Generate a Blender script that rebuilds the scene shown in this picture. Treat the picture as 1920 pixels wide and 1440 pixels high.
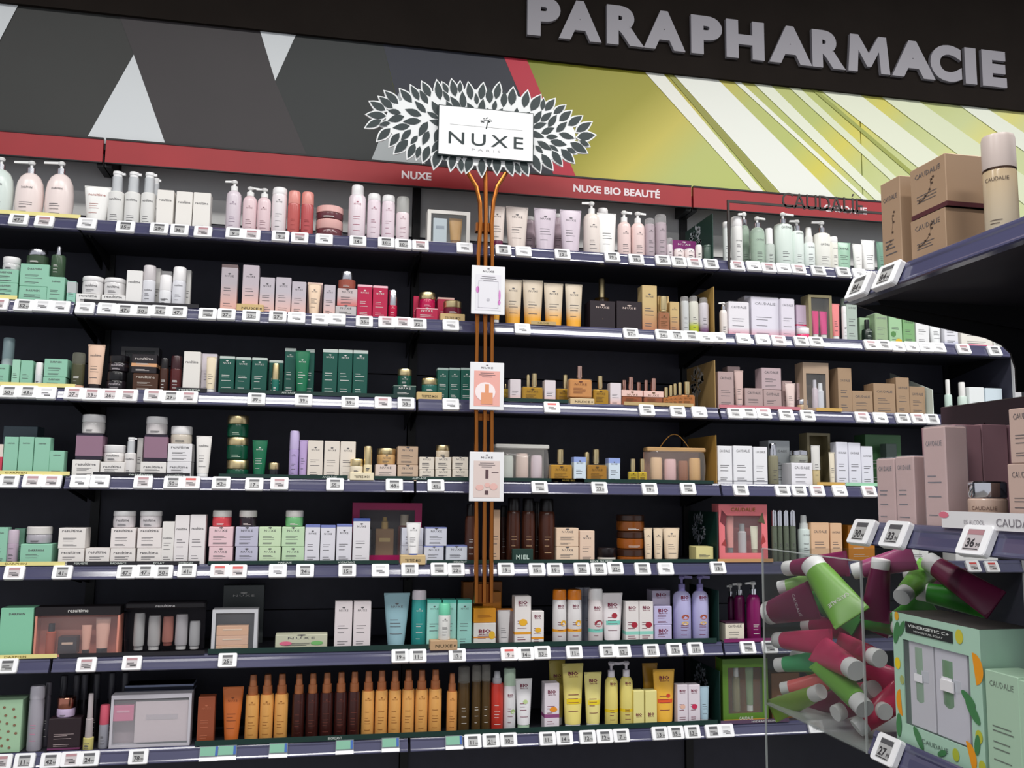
import bpy, bmesh, math, random
from mathutils import Vector, Matrix
random.seed(7)
for o in list(bpy.data.objects): bpy.data.objects.remove(o)
SC = bpy.context.scene
COL = SC.collection

# ------------------------------------------------------------------ camera
FPX, PITCH, YAW, ROLL = 1714.96, .1178, .1994, .0109
CAM = Vector((.7283, -2.824, 1.4455))
_c, _s = math.cos(YAW), math.sin(YAW)
FWD = Vector((_s*math.cos(PITCH), _c*math.cos(PITCH), math.sin(PITCH)))
_r = Vector((_c, -_s, 0)); _u = _r.cross(FWD)
RGT = math.cos(ROLL)*_r + math.sin(ROLL)*_u
UPV = -math.sin(ROLL)*_r + math.cos(ROLL)*_u
cd = bpy.data.cameras.new('camera'); cd.sensor_width = 36; cd.lens = 36*FPX/1920; cd.clip_start = .02
cam = bpy.data.objects.new('camera', cd); COL.objects.link(cam)
cam.matrix_world = Matrix(((RGT.x, UPV.x, -FWD.x, CAM.x), (RGT.y, UPV.y, -FWD.y, CAM.y), (RGT.z, UPV.z, -FWD.z, CAM.z), (0, 0, 0, 1)))
SC.camera = cam

# ------------------------------------------------------------------ world, lights, exposure
W = bpy.data.worlds.new('world'); SC.world = W; W.use_nodes = True
W.node_tree.nodes['Background'].inputs[0].default_value = (.90, .93, 1, 1)
W.node_tree.nodes['Background'].inputs[1].default_value = .60
SC.view_settings.view_transform = 'Standard'; SC.view_settings.look = 'None'
SC.view_settings.exposure = -.12; SC.view_settings.gamma = 1; SC.view_settings.use_curve_mapping = False
LAMPS = [(-1.2, -1.7, 1.3, 31), (.5, -1.7, 1.3, 34), (2.2, -1.5, 1.3, 42), (3.8, -1.4, 1.3, 46), (-.2, -3.3, 1.3, 40), (1.9, -3.3, 1.3, 40)]
for i, (x, y, l, p) in enumerate(LAMPS):
    ld = bpy.data.lights.new('ceiling_tube_light', 'AREA'); ld.shape = 'RECTANGLE'
    ld.size = l; ld.size_y = .26; ld.energy = p; ld.color = (1, .985, .96); ld.spread = 2.70
    lo = bpy.data.objects.new('ceiling_tube_light', ld); COL.objects.link(lo)
    lo.location = (x, y, 3.985)

# ------------------------------------------------------------------ helpers
def ray(px, py): return FWD + RGT*((px-960)/FPX) - UPV*((py-720)/FPX)
def on(ax, v, px, py):
    d = ray(px, py); return CAM + d*((v-CAM[ax])/d[ax])
def lin(c):
    out = []
    for v in c[:3]:
        v /= 255; out.append(v/12.92 if v <= .04045 else ((v+.055)/1.055)**2.4)
    return (*out, 1)
MATS = {}
def M(c, rough=.45, metal=0, c2=None, alpha=None, emit=0, noise=0, spec=.5, g0=0., g1=1.):
    """procedural material; c2 = second colour of a printed vertical fade; alpha = clear plastic / glass opacity"""
    key = (c, rough, metal, c2, alpha, emit, noise, spec, g0, g1)
    if key in MATS: return MATS[key]
    m = bpy.data.materials.new('paint_%d_%d_%d' % c[:3]); m.use_nodes = True
    nt = m.node_tree; b = nt.nodes['Principled BSDF']; L = nt.links.new
    b.inputs['Base Color'].default_value = lin(c); b.inputs['Roughness'].default_value = rough
    b.inputs['Metallic'].default_value = metal; b.inputs['Specular IOR Level'].default_value = spec
    if c2:
        tc = nt.nodes.new('ShaderNodeTexCoord'); sp = nt.nodes.new('ShaderNodeSeparateXYZ'); rp = nt.nodes.new('ShaderNodeValToRGB')
        L(tc.outputs['Generated'], sp.inputs[0]); L(sp.outputs[2], rp.inputs[0]); L(rp.outputs[0], b.inputs['Base Color'])
        rp.color_ramp.elements[0].position = g0; rp.color_ramp.elements[0].color = lin(c2)
        rp.color_ramp.elements[1].position = g1; rp.color_ramp.elements[1].color = lin(c)
    elif noise:
        tc = nt.nodes.new('ShaderNodeTexCoord'); n = nt.nodes.new('ShaderNodeTexNoise'); mx = nt.nodes.new('ShaderNodeMix'); mx.data_type = 'RGBA'
        n.inputs['Scale'].default_value = noise; n.inputs['Detail'].default_value = 4
        L(tc.outputs['Object'], n.inputs['Vector']); L(n.outputs['Fac'], mx.inputs[0])
        a = lin(c); mx.inputs[6].default_value = (a[0]*.75, a[1]*.75, a[2]*.75, 1); mx.inputs[7].default_value = (min(1, a[0]*1.2), min(1, a[1]*1.2), min(1, a[2]*1.2), 1)
        L(mx.outputs[2], b.inputs['Base Color'])
    if emit:
        b.inputs['Emission Color'].default_value = lin(c); b.inputs['Emission Strength'].default_value = emit
    if alpha is not None:
        t = nt.nodes.new('ShaderNodeBsdfTransparent'); mi = nt.nodes.new('ShaderNodeMixShader'); fr = nt.nodes.new('ShaderNodeLayerWeight'); pw = nt.nodes.new('ShaderNodeMath'); ad = nt.nodes.new('ShaderNodeMath')
        fr.inputs[0].default_value = .5; pw.operation = 'POWER'; pw.inputs[1].default_value = 4.0; L(fr.outputs['Facing'], pw.inputs[0]); m2 = nt.nodes.new('ShaderNodeMath'); m2.operation = 'MULTIPLY'; m2.inputs[1].default_value = .5; L(pw.outputs[0], m2.inputs[0]); ad.operation = 'ADD'; ad.use_clamp = True; ad.inputs[1].default_value = alpha
        k = [min(1, v/255*.25+.75) for v in c[:3]]; t.inputs[0].default_value = (*k, 1)
        L(m2.outputs[0], ad.inputs[0]); L(ad.outputs[0], mi.inputs[0]); L(t.outputs[0], mi.inputs[1]); L(b.outputs[0], mi.inputs[2])
        L(mi.outputs[0], nt.nodes['Material Output'].inputs[0])
    MATS[key] = m; return m
def MET(c, rough=.22): return M(c, rough, 1)
def CLEAR(c=(235, 240, 240), a=.10, rough=.08): return M(c, rough, 0, None, a)

def obj(name, vf, mat, parent=None, smooth=False, loc=None):
    if isinstance(vf, bpy.types.Mesh): me = vf
    else:
        me = bpy.data.meshes.new(name); me.from_pydata(vf[0], [], vf[1])
        if smooth:
            me.polygons.foreach_set('use_smooth', [True]*len(me.polygons))
            try: me.set_sharp_from_angle(angle=math.radians(35))
            except Exception: pass
        me.update()
    o = bpy.data.objects.new(name, me); COL.objects.link(o)
    if mat is not None and not me.materials: me.materials.append(mat)
    if parent is not None: o.parent = parent
    if loc is not None: o.location = loc
    return o
def empty(name, loc=(0, 0, 0), rz=0):
    o = bpy.data.objects.new(name, None); COL.objects.link(o); o.location = loc; o.rotation_euler = (0, 0, rz)
    o.empty_display_size = .03; return o
def tag(o, label, cat, group=None):
    o['label'] = label; o['category'] = cat
    if group: o['group'] = group
    return o
def struct(o): o['kind'] = 'structure'; return o

def join(*vfs):
    V, F = [], []
    for v, f in vfs:
        n = len(V); V += [tuple(p) for p in v]; F += [tuple(i+n for i in q) for q in f]
    return V, F
def bx(x0, x1, y0, y1, z0, z1):
    v = [(x, y, z) for x in (x0, x1) for y in (y0, y1) for z in (z0, z1)]
    return v, [(0, 1, 3, 2), (4, 6, 7, 5), (0, 4, 5, 1), (2, 3, 7, 6), (0, 2, 6, 4), (1, 5, 7, 3)]
def cbx(w, d, z0, z1, b=.0015, cx=0, cy=0):
    """carton: box with chamfered vertical and horizontal edges"""
    b = min(b, w*.2, d*.2, (z1-z0)*.2); w /= 2; d /= 2
    def ring(a, z):
        return [(cx+x, cy+y, z) for x, y in ((-w+a, -d), (w-a, -d), (w, -d+a), (w, d-a), (w-a, d), (-w+a, d), (-w, d-a), (-w, -d+a))]
    def ring2(z): return [(cx+x*(1-b/w), cy+y*(1-b/d), z) for x, y in ((-w+b, -d), (w-b, -d), (w, -d+b), (w, d-b), (w-b, d), (-w+b, d), (-w, d-b), (-w, -d+b))]
    R = [ring2(z0), ring(b, z0+b), ring(b, z1-b), ring2(z1)]
    V = sum(R, []); F = [tuple(range(7, -1, -1)), tuple(range(24, 32))]
    for k in range(3):
        for i in range(8):
            j = (i+1) % 8; F.append((k*8+i, k*8+j, k*8+8+j, k*8+8+i))
    return V, F
def lathe(prof, seg=20, sx=1, sy=1, cx=0, cy=0):
    V = []
    for r, z in prof:
        for i in range(seg):
            a = 2*math.pi*i/seg; V.append((cx+r*sx*math.cos(a), cy+r*sy*math.sin(a), z))
    F = []
    for k in range(len(prof)-1):
        for i in range(seg):
            j = (i+1) % seg; F.append((k*seg+i, k*seg+j, k*seg+seg+j, k*seg+seg+i))
    F.append(tuple(range(seg-1, -1, -1))); n = (len(prof)-1)*seg; F.append(tuple(range(n, n+seg)))
    return V, F
def prism(poly, y0, y1):
    """polygon in (x,z), extruded from y0 to y1"""
    n = len(poly); V = [(x, y0, z) for x, z in poly]+[(x, y1, z) for x, z in poly]
    area = sum(poly[i][0]*poly[(i+1) % n][1]-poly[(i+1) % n][0]*poly[i][1] for i in range(n))
    F = [tuple(range(n)), tuple(range(2*n-1, n-1, -1))]+[((i+1) % n, i, n+i, n+(i+1) % n) for i in range(n)]
    if area < 0: F = [tuple(reversed(f)) for f in F]
    return V, F
def sweep(path, r, seg=8):
    V, F = [], []; P = [Vector(p) for p in path]; n = len(P)
    for k, p in enumerate(P):
        t = (P[min(k+1, n-1)]-P[max(k-1, 0)]).normalized()
        a = t.cross(Vector((0, 1, 0)))
        if a.length < .01: a = t.cross(Vector((1, 0, 0)))
        a.normalize(); b = t.cross(a)
        for i in range(seg):
            an = 2*math.pi*i/seg; V.append(tuple(p+a*(r*math.cos(an))+b*(r*math.sin(an))))
    for k in range(n-1):
        for i in range(seg):
            j = (i+1) % seg; F.append((k*seg+i, k*seg+j, k*seg+seg+j, k*seg+seg+i))
    F.append(tuple(range(seg-1, -1, -1))); F.append(tuple(range((n-1)*seg, n*seg)))
    return V, F
def xf(vf, m): return [tuple(m @ Vector(p)) for p in vf[0]], vf[1]

# ------------------------------------------------------------------ lettering (built-in font turned into flat meshes)
TC = {}
def glyphs(s, bold=.012, res=2, space=1.0):
    """flat text, x centred, base at 0, cap height 1 -> (verts2d, faces, width)"""
    key = (s, bold, res, space)
    if key in TC: return TC[key]
    cu = bpy.data.curves.new('t', 'FONT'); cu.body = s; cu.size = 1; cu.resolution_u = res; cu.offset = bold; cu.space_character = space
    cu.fill_mode = 'FRONT' if hasattr(cu, 'fill_mode') else cu.fill_mode
    to = bpy.data.objects.new('t', cu); me = bpy.data.meshes.new_from_object(to)
    V = [(v.co.x, v.co.y) for v in me.vertices]; F = [tuple(p.vertices) for p in me.polygons]
    bpy.data.meshes.remove(me); bpy.data.objects.remove(to); bpy.data.curves.remove(cu)
    x0 = min(v[0] for v in V); x1 = max(v[0] for v in V); H = .73
    V = [((x-(x0+x1)/2)/H, y/H) for x, y in V]
    TC[key] = (V, F, (x1-x0)/H); return TC[key]
def t2(s, cx, z, w=None, h=None, bold=.012, res=2, space=1.0):
    """text fitted to width w and/or cap height h, centred at cx, base at z -> flat (x,z) verts"""
    V, F, W0 = glyphs(s, bold, res, space)
    sx = w/W0 if w else h; sz = h if h else w/W0
    return [(cx+x*sx, z+y*sz) for x, y in V], F
def ln(x0, x1, z, t, n=3):
    V = []; F = []
    for i in range(n+1):
        x = x0+(x1-x0)*i/n; V += [(x, z), (x, z+t)]
    for i in range(n): F.append((2*i, 2*i+2, 2*i+3, 2*i+1))
    return V, F
def poly2(pts): return list(pts), [tuple(range(len(pts)))]
def ell2(cx, cz, a, b, n=10): return poly2([(cx+a*math.cos(2*math.pi*i/n), cz+b*math.sin(2*math.pi*i/n)) for i in range(n)])
def wrap(vfs, surf):
    V, F = [], []
    for v, f in vfs:
        n = len(V); V += [(x, surf(x, z), z) for x, z in v]
        for q in f:
            q = tuple(i+n for i in q)
            a = sum(V[q[i]][0]*V[q[(i+1) % len(q)]][2]-V[q[(i+1) % len(q)]][0]*V[q[i]][2] for i in range(len(q)))
            F.append(q if a > 0 else q[::-1])
    return V, F
def brand(t, w, h, tz=.74, seed=0):
    """flat print for a pack front: brand word and small text lines"""
    L = []; rnd = random.Random(seed)
    if t == 'N':
        hh = min(w*.125, .0066); L.append(t2('NUXE', 0, tz*h, w*.52, hh, .004, 1, 1.3)); L.append(ell2(.0, tz*h+hh*1.75, w*.09, hh*.32, 8)); L.append(ln(-w*.01, w*.02, tz*h+hh*1.15, hh*.4, 1))
    elif t == 'D': L.append(t2('DARPHIN', 0, tz*h, w*.48, min(w*.09, .006), .02, 1, 1.1))
    elif t == 'R': L.append(t2('resultime', 0, tz*h, w*.74, min(w*.2, .0085), .008, 1))
    elif t == 'C': L.append(t2('CAUDALIE', 0, tz*h, w*.72, min(w*.16, .009), .0, 1))
    elif t == 'B':
        L.append(t2('BIO', 0, tz*h, w*.56, min(w*.22, .011), .03, 1)); L.append(t2('BEAUTÉ', 0, tz*h-min(w*.12, .006), w*.5, min(w*.07, .0035), .01, 1))
    return L
class Fine(tuple): pass      # tiny print lines, kept apart from the brand word
def small(w, h, rows, x0=-.32, t=.0016, seed=0):
    rnd = random.Random(seed); out = []
    for z in rows: out.append(Fine(ln(w*x0, w*(x0+rnd.uniform(.35, .62)), z*h, t, 4)))
    return out

# ------------------------------------------------------------------ registry: every thing gets a label that singles it out
REG = []
ORD = ['leftmost', 'second from left', 'third from left', 'fourth from left', 'fifth from left', 'sixth from left', 'seventh from left', 'eighth from left', 'ninth from left', 'tenth from left', 'eleventh from left', 'twelfth from left', 'thirteenth from left', 'fourteenth from left', 'fifteenth from left', 'sixteenth from left', 'seventeenth from left', 'eighteenth from left', 'nineteenth from left', 'twentieth from left'] + ['twenty-%s from left' % s for s in ('first', 'second', 'third', 'fourth', 'fifth', 'sixth', 'seventh', 'eighth', 'ninth')] + ['thirtieth from left'] + ['thirty-%s from left' % s for s in ('first', 'second', 'third', 'fourth', 'fifth', 'sixth')]
def reg(o, desc, where, cat, key): REG.append((o, desc, where, cat, key))
def finish_labels():
    d = {}
    for r in REG: d.setdefault((r[1], r[2]), []).append(r)
    for (desc, where), L in d.items():
        L.sort(key=lambda r: r[4])
        for i, r in enumerate(L):
            if len(L) == 1: lab = '%s on the %s' % (desc, where)
            elif i == len(L)-1: lab = '%s, rightmost of its kind on the %s' % (desc, where) if len(L) > 2 else '%s, right one on the %s' % (desc, where)
            elif len(L) == 2: lab = '%s, left one on the %s' % (desc, where)
            else: lab = '%s, %s on the %s' % (desc, ORD[i], where)
            tag(r[0], lab, r[3], ('%ss on the %s' % (desc, where)) if len(L) > 1 else None)
# ------------------------------------------------------------------ the room
RZ = dict(A=2.2126, B=1.9618, C=1.7111, D=1.4601, E=1.2074, F=.9539, G=.70)
RN = dict(A='top wall shelf', B='second wall shelf', C='third wall shelf', D='fourth wall shelf', E='fifth wall shelf', F='sixth wall shelf', G='bottom wall shelf')
YB = .33                       # front of the gondola's back panels
struct(obj('floor', bx(-3, 5.5, -4.5, 1, -.1, 0), M((120, 116, 110), .35, noise=9)))
struct(obj('ceiling', bx(-3, 5.5, -4.5, 1, 4.0, 4.1), M((70, 68, 66), .8, noise=6)))
wall = struct(obj('wall_back', bx(-3, 5.5, .42, .6, 0, 4.0), M((42, 42, 46), .7, noise=5)))
DK = M((44, 44, 52), .5, noise=14); DK2 = M((58, 58, 72), .55, noise=20); BLK = M((14, 14, 16), .5)

# mural boards between the gondola and the bulkhead: three printed boards with seams, printed shapes as thin foil
def murx(px, py): 
    p = on(1, .215, px, py); return (p.x, p.z)
sx1 = murx(617, 200)[0]; sx2 = murx(1614, 260)[0]
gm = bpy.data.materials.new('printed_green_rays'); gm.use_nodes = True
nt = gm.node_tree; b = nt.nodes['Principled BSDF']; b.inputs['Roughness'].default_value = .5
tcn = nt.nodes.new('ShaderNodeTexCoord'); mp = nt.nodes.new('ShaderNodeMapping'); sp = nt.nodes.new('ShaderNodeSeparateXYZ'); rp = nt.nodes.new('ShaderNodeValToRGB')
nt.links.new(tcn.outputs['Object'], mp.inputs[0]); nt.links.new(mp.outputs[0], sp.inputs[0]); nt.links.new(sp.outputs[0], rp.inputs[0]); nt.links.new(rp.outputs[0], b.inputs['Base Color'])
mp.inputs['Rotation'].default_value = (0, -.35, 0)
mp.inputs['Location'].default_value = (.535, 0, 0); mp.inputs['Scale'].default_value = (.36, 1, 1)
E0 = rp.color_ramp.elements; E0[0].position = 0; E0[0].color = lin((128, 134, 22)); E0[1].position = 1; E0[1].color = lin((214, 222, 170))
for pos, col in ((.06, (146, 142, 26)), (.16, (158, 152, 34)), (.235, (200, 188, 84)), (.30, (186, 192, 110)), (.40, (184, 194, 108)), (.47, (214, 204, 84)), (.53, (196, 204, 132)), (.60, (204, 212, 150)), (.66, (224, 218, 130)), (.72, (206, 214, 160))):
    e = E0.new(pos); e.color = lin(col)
GREENX = 1.2
def board(x0, x1, mat):
    return obj('mural_panel', bx(x0, x1, .215, .24, 2.525, 3.10), mat, wall)
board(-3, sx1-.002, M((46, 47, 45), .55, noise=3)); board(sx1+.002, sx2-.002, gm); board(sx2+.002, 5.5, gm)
def shape(pts, c, k, name='printed_shape', mat=None):
    pts = [murx(*p) for p in pts]; y = .215-.0006*k
    return obj(name, prism(pts, y-.0006, y), mat or M(c, .55, noise=3 if sum(c) < 300 else 0), wall)
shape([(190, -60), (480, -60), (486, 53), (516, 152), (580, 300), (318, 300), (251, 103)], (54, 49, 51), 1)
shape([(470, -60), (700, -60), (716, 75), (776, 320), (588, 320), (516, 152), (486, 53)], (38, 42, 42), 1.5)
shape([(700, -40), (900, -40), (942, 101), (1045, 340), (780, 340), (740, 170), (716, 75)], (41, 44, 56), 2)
shape([(749, 172), (800, 315), (692, 310)], (176, 182, 184), 3)
shape([(251, 103), (312, 275), (158, 268)], (222, 226, 228), 3)
shape([(486, 53), (470, 0), (590, 0), (557, 61), (516, 152)], (222, 226, 228), 3)
shape([(40, 0), (33, 13), (-60, 190), (-60, 0)], (222, 226, 228), 3)
shape([(925, 60), (965, 60), (985, 106), (1085, 345), (1045, 345), (942, 101)], (190, 40, 62), 3)
for i, (a, bb, c_, d_, col) in enumerate((
        (1208, 1245, 1434, 1412, (240, 240, 228)), (1253, 1262, 1463, 1440, (150, 150, 70)), (1264, 1345, 1572, 1466, (240, 242, 232)),
        (1372, 1386, 1636, 1626, (240, 242, 226)), (1412, 1446, 1672, 1650, (234, 238, 216)), (1478, 1500, 1745, 1728, (226, 232, 200)),
        (1520, 1530, 1800, 1786, (158, 166, 80)), (1536, 1610, 1905, 1830, (232, 236, 212)), (1650, 1720, 2050, 1960, (224, 230, 196)), (1800, 1850, 2200, 2120, (236, 240, 222)))):
    t = .126*(a-942)+100; q = .087*(d_-1300)+353
    shape([(a-26, t-28), (bb-26, t-28+.126*(bb-a)), (c_+12, q+12+.087*(c_-d_)), (d_+12, q+12)], col, 2+i*.12, 'printed_ray')

# bulkhead with the big department sign
struct(obj('trim_1', bx(-3, 5.5, .2, .42, 2.98, 4.0), M((34, 29, 26), .9, noise=7, spec=.1)))
sg = empty('department_sign', (2.36, .2, 3.06))
tag(sg, 'large grey raised letters PARAPHARMACIE on the dark bulkhead above the shelves', 'sign')
LET = [('P', 989, 1051), ('A', 1048, 1128), ('R', 1138, 1208), ('A', 1207, 1285), ('P', 1296, 1354), ('H', 1362, 1433), ('A', 1442, 1522), ('R', 1523, 1585), ('M', 1590, 1668), ('A', 1672, 1753), ('C', 1745, 1803), ('I', 1810, 1831), ('E', 1842, 1887)]
lm = M((150, 147, 154), .5)
for ch, a, b_ in LET:
    yc = 65+(a-990)*.123-35
    xa = on(1, .185, a, yc).x; xb = on(1, .185, b_, yc).x
    V, F, w0 = glyphs(ch, .045 if ch == 'M' else .062, 6)
    x0 = min(v[0] for v in V); x1 = max(v[0] for v in V); z0 = min(v[1] for v in V); z1 = max(v[1] for v in V)
    Q = [((x-x0)/(x1-x0)*(xb-xa)+xa-2.36, (z-z0)/(z1-z0)*.150) for x, z in V]
    if ch == 'M':
        F = [tuple(range(13))]; Q = [(a*(xb-xa)+xa-2.36, z*.150) for a, z in ((0, 0), (.07, 1), (.26, 1), (.5, .52), (.74, 1), (.93, 1), (1, 0), (.78, 0), (.745, .58), (.55, .16), (.45, .16), (.255, .58), (.22, 0))]
    bm = bmesh.new(); vs = [bm.verts.new((x, 0, z)) for x, z in Q]
    for f in F:
        try: bm.faces.new([vs[i] for i in f])
        except ValueError: pass
    bmesh.ops.recalc_face_normals(bm, faces=bm.faces)
    ex = bmesh.ops.extrude_face_region(bm, geom=bm.faces[:])
    for v in ex['geom']:
        if isinstance(v, bmesh.types.BMVert): v.co.y -= .015
    bmesh.ops.recalc_face_normals(bm, faces=bm.faces)
    me = bpy.data.meshes.new('letter'); bm.to_mesh(me); bm.free()
    obj('letter', me, lm, sg)

# ------------------------------------------------------------------ wall gondola: bays, shelves, fascia
JX = [-1, 0, 1, 2, 3.12]
BAYN = ['leftmost bay', 'second bay from left', 'third bay from left', 'rightmost bay']
for i in range(4):
    x0, x1 = JX[i], JX[i+1]
    bay = empty('gondola_bay', ((x0+x1)/2, YB, 0))
    tag(bay, 'dark back panels and slotted posts of the %s of the wall shelving' % BAYN[i], 'shelving')
    cx = (x0+x1)/2
    zs = [0, .35, .705, 1.055, 1.455, 1.845, 2.335, 2.52]
    for k in range(7):
        obj('back_panel', bx(x0-cx+.002, x1-cx-.002, 0, .03, zs[k]+.002, zs[k+1]-.002), M((214, 214, 212), .6, noise=4) if k == 6 else DK2, bay)
    obj('post', join(bx(x0-cx+.001, x0-cx+.027, -.012, .0, 0, 2.52), *[bx(x0-cx+.011, x0-cx+.017, -.0126, -.0119, z*.05, z*.05+.03) for z in range(30, 50)]), BLK, bay)
    obj('base_plinth', bx(x0-cx+.002, x1-cx-.002, -.33, .0, .0, .14), DK, bay)
    if i == 3:
        obj('end_panel', bx(x1-cx-.002, x1-cx+.022, -.335, .03, 0, 2.40), DK2, bay)
        obj('end_panel_edge', bx(x1-cx-.003, x1-cx+.023, -.347, -.335, 0, 2.40), M((206, 206, 208), .4), bay)
        obj('post', bx(x1-cx-.03, x1-cx-.006, -.012, 0, 0, 2.45), BLK, bay)
# shelf profile (y,z), rail profile, extruded along x
def extx(prof, x0, x1):
    n = len(prof); V = [(x0, y, z) for y, z in prof]+[(x1, y, z) for y, z in prof]
    F = [tuple(range(n)), tuple(range(2*n-1, n-1, -1))]+[((i+1) % n, i, n+i, n+(i+1) % n) for i in range(n)]
    a = sum(prof[i][0]*prof[(i+1) % n][1]-prof[(i+1) % n][0]*prof[i][1] for i in range(n))
    if a > 0: F = [tuple(reversed(f)) for f in F]
    return V, F
RAILM = M((76, 76, 104), .14, spec=.8)
CLR = M((205, 208, 220), .12, 0, None, .16, 0, 0, .8)
SHELFTOP = .016
def shelf_parts(root, L, depth, under=True):
    h = L/2
    obj('tray', extx([(.003, -.020), (.003, SHELFTOP), (depth, SHELFTOP), (depth, -.006), (.03, -.010), (.028, -.020)], -h, h), DK, root)
    obj('price_rail', extx([(.0029, -.020), (-.013, -.0195), (-.0150, -.0170), (-.0140, -.0140), (-.0115, -.0110), (-.0085, -.004), (-.0060, .002), (-.0030, .0085), (-.0032, .0120), (-.0022, .0150), (.0000, .0190), (.0029, .021)], -h+.001, h-.001), RAILM, root)
    for s in (-1, 1):
        obj('bracket', prism([(-.002, 0), (.002, 0), (.002, .02), (-.002, .02)], 0, 0) if False else ([(s*(h-.008)+e*.0015, y, z) for e in (-1, 1) for y, z in ((depth, -.006), (.05, -.009), (.06, -.018), (depth, -.06))], [(3, 2, 1, 0), (4, 5, 6, 7), (0, 1, 5, 4), (1, 2, 6, 5), (2, 3, 7, 6), (3, 0, 4, 7)]), BLK, root)
for r in 'ABCDEFG':
    for i in range(4):
        x0, x1 = JX[i]+.002, JX[i+1]-.004
        s = empty('wall_shelf', ((x0+x1)/2, 0, RZ[r]))
        tag(s, 'dark metal shelf with bluish price rail, %s, %s' % (BAYN[i], RN[r].replace(' wall shelf', ' row')), 'shelf', 'shelves of the wall gondola')
        shelf_parts(s, x1-x0, YB-.013)
# red fascia boards on arms (front at y=.2)
FZ0, FZ1 = 2.479, 2.553
RED = M((168, 42, 48), .5, noise=3)
FASC = [(-1, 0, [('PHIN', None)], 'left end of the wall'), (0, 2, [('NUXE', (753, 809)), ('NUXE BIO BEAUTÉ', (1075, 1237))], 'middle of the wall lettered with two range names'), (2, 3.1, [('CAUDALIE', (1545, 1625))], 'right end behind the black metal frame sign')]
for x0, x1, txt, ds in FASC:
    s = empty('fascia_board', ((x0+x1)/2, .2, FZ0)); cx = (x0+x1)/2
    tag(s, 'red fascia board above the top shelf, %s' % ds, 'sign board')
    obj('board', bx(x0-cx+.004, x1-cx-.004, 0, .012, 0, FZ1-FZ0), RED, s)
    obj('top_edge', bx(x0-cx+.004, x1-cx-.004, -.002, .012, FZ1-FZ0, FZ1-FZ0+.006), BLK, s)
    obj('bottom_edge', bx(x0-cx+.004, x1-cx-.004, -.001, .012, -.003, 0), BLK, s)
    for e in ((x0-cx+.012, x1-cx-.012)):
        obj('support_arm', bx(e-.010, e+.010, .0121, YB-.2-.0125, -.012, .03), BLK, s)
    for t, px in txt:
        if px:
            ym = {753: 325, 1075: 357, 1545: 390}[px[0]]
            a = on(1, .2, px[0], ym).x; b_ = on(1, .2, px[1], ym).x
            obj('lettering', wrap([t2(t, (a+b_)/2-cx, .024, b_-a, .026, .035, 4)], lambda x, z: -.0008), M((240, 225, 228), .5), s)
        else:
            a = on(1, .2, -20, 272).x
            obj('lettering', wrap([t2('DARPHIN', a-.07-cx, .024, .15, .026, .035, 4)], lambda x, z: -.0008), M((240, 225, 228), .5), s)

# ------------------------------------------------------------------ copper tree display standing in front of the rails
def P0(px, py, y): 
    p = on(1, y, px, py); return p
YT = -.045
base = P0(907, 1128, YT)
tr = empty('tree_display', (base.x, YT, base.z))
tag(tr, 'tall copper pole display topped by a white and dark green leaf crown', 'display stand')
COP = MET((176, 108, 52), .32)
def loc_(px, py, y=YT):
    p = on(1, y, px, py); return (p.x-base.x, y-YT, p.z-base.z)
for pts in ([(893, 1130), (893, 900), (893, 700), (897, 480), (901, 420), (900, 380), (893, 350), (878, 325), (860, 306)], [(908, 1130), (909, 800), (910, 500), (911, 400), (910, 300)], [(921, 1130), (922, 900), (922, 700), (923, 480), (922, 420), (925, 380), (932, 350), (948, 325), (966, 306)]):
    q = []
    for k in range(len(pts)-1):
        n = 4
        for j in range(n): q.append((pts[k][0]+(pts[k+1][0]-pts[k][0])*j/n, pts[k][1]+(pts[k+1][1]-pts[k][1])*j/n))
    q.append(pts[-1]); obj('copper_rod', sweep([loc_(*p) for p in q], .0068), COP, tr, True)
for (a, b_, c_, d_) in ((893, 924, 418, 432), (893, 922, 776, 788), (890, 925, 1095, 1132)):
    p, q = loc_(a, d_), loc_(b_, c_)
    obj('clip_bracket', bx(p[0], q[0], .004, .033, p[2], q[2]), MET((140, 84, 42), .4), tr)
# crown
YC = -.062
cc = loc_(905, 240, YC)
WHT = M((236, 238, 238), .5); LEAF = M((26, 44, 46), .5)
def leafpoly(x, z, ang, L, w):
    pts = []
    for k in range(6): pts.append((k/5*L, math.sin(math.pi*(k/5)**.85)*w))
    for k in range(4, 0, -1): pts.append((k/5*L, -math.sin(math.pi*(k/5)**.85)*w))
    ca, sa = math.cos(ang), math.sin(ang)
    return [(x+a*ca-b_*sa, z+a*sa+b_*ca) for a, b_ in pts]
A_, B_ = .383, .158
back = [prism([(cc[0]+A_*.80*math.cos(2*math.pi*i/40), cc[2]+B_*.80*math.sin(2*math.pi*i/40)) for i in range(40)], cc[1]+.0, cc[1]+.006)]
leaves = []
rnd = random.Random(5)
def try_leaf(t, sc_, L, jit):
    x = A_*sc_*math.cos(t); z = B_*sc_*math.sin(t)
    ang = math.atan2(math.sin(t)/B_, math.cos(t)/A_)*.75+math.atan2(z, x)*.25+rnd.uniform(-jit, jit)
    Lr = L*rnd.uniform(.9, 1.1); w = Lr*rnd.uniform(.19, .23)
    ox, oz = x-math.cos(ang)*Lr, z-math.sin(ang)*Lr
    pts = [(ox+math.cos(ang)*Lr*f, oz+math.sin(ang)*Lr*f, w*math.sin(math.pi*min(.93, max(.07, f)))) for f in (.06, .28, .5, .72, .94)]
    for q in leaves:
        for a, b_, c_ in q[5]:
            for a2, b2, c2 in pts:
                if math.hypot(a-a2, b_-b2) < c_+c2+.0014: return False
    leaves.append((ox, oz, ang, Lr, w, pts)); return True
for i in range(46): try_leaf(2*math.pi*(i+.5)/46, rnd.uniform(.93, 1.0), .058, .16)
NOUT = len(leaves)
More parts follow.
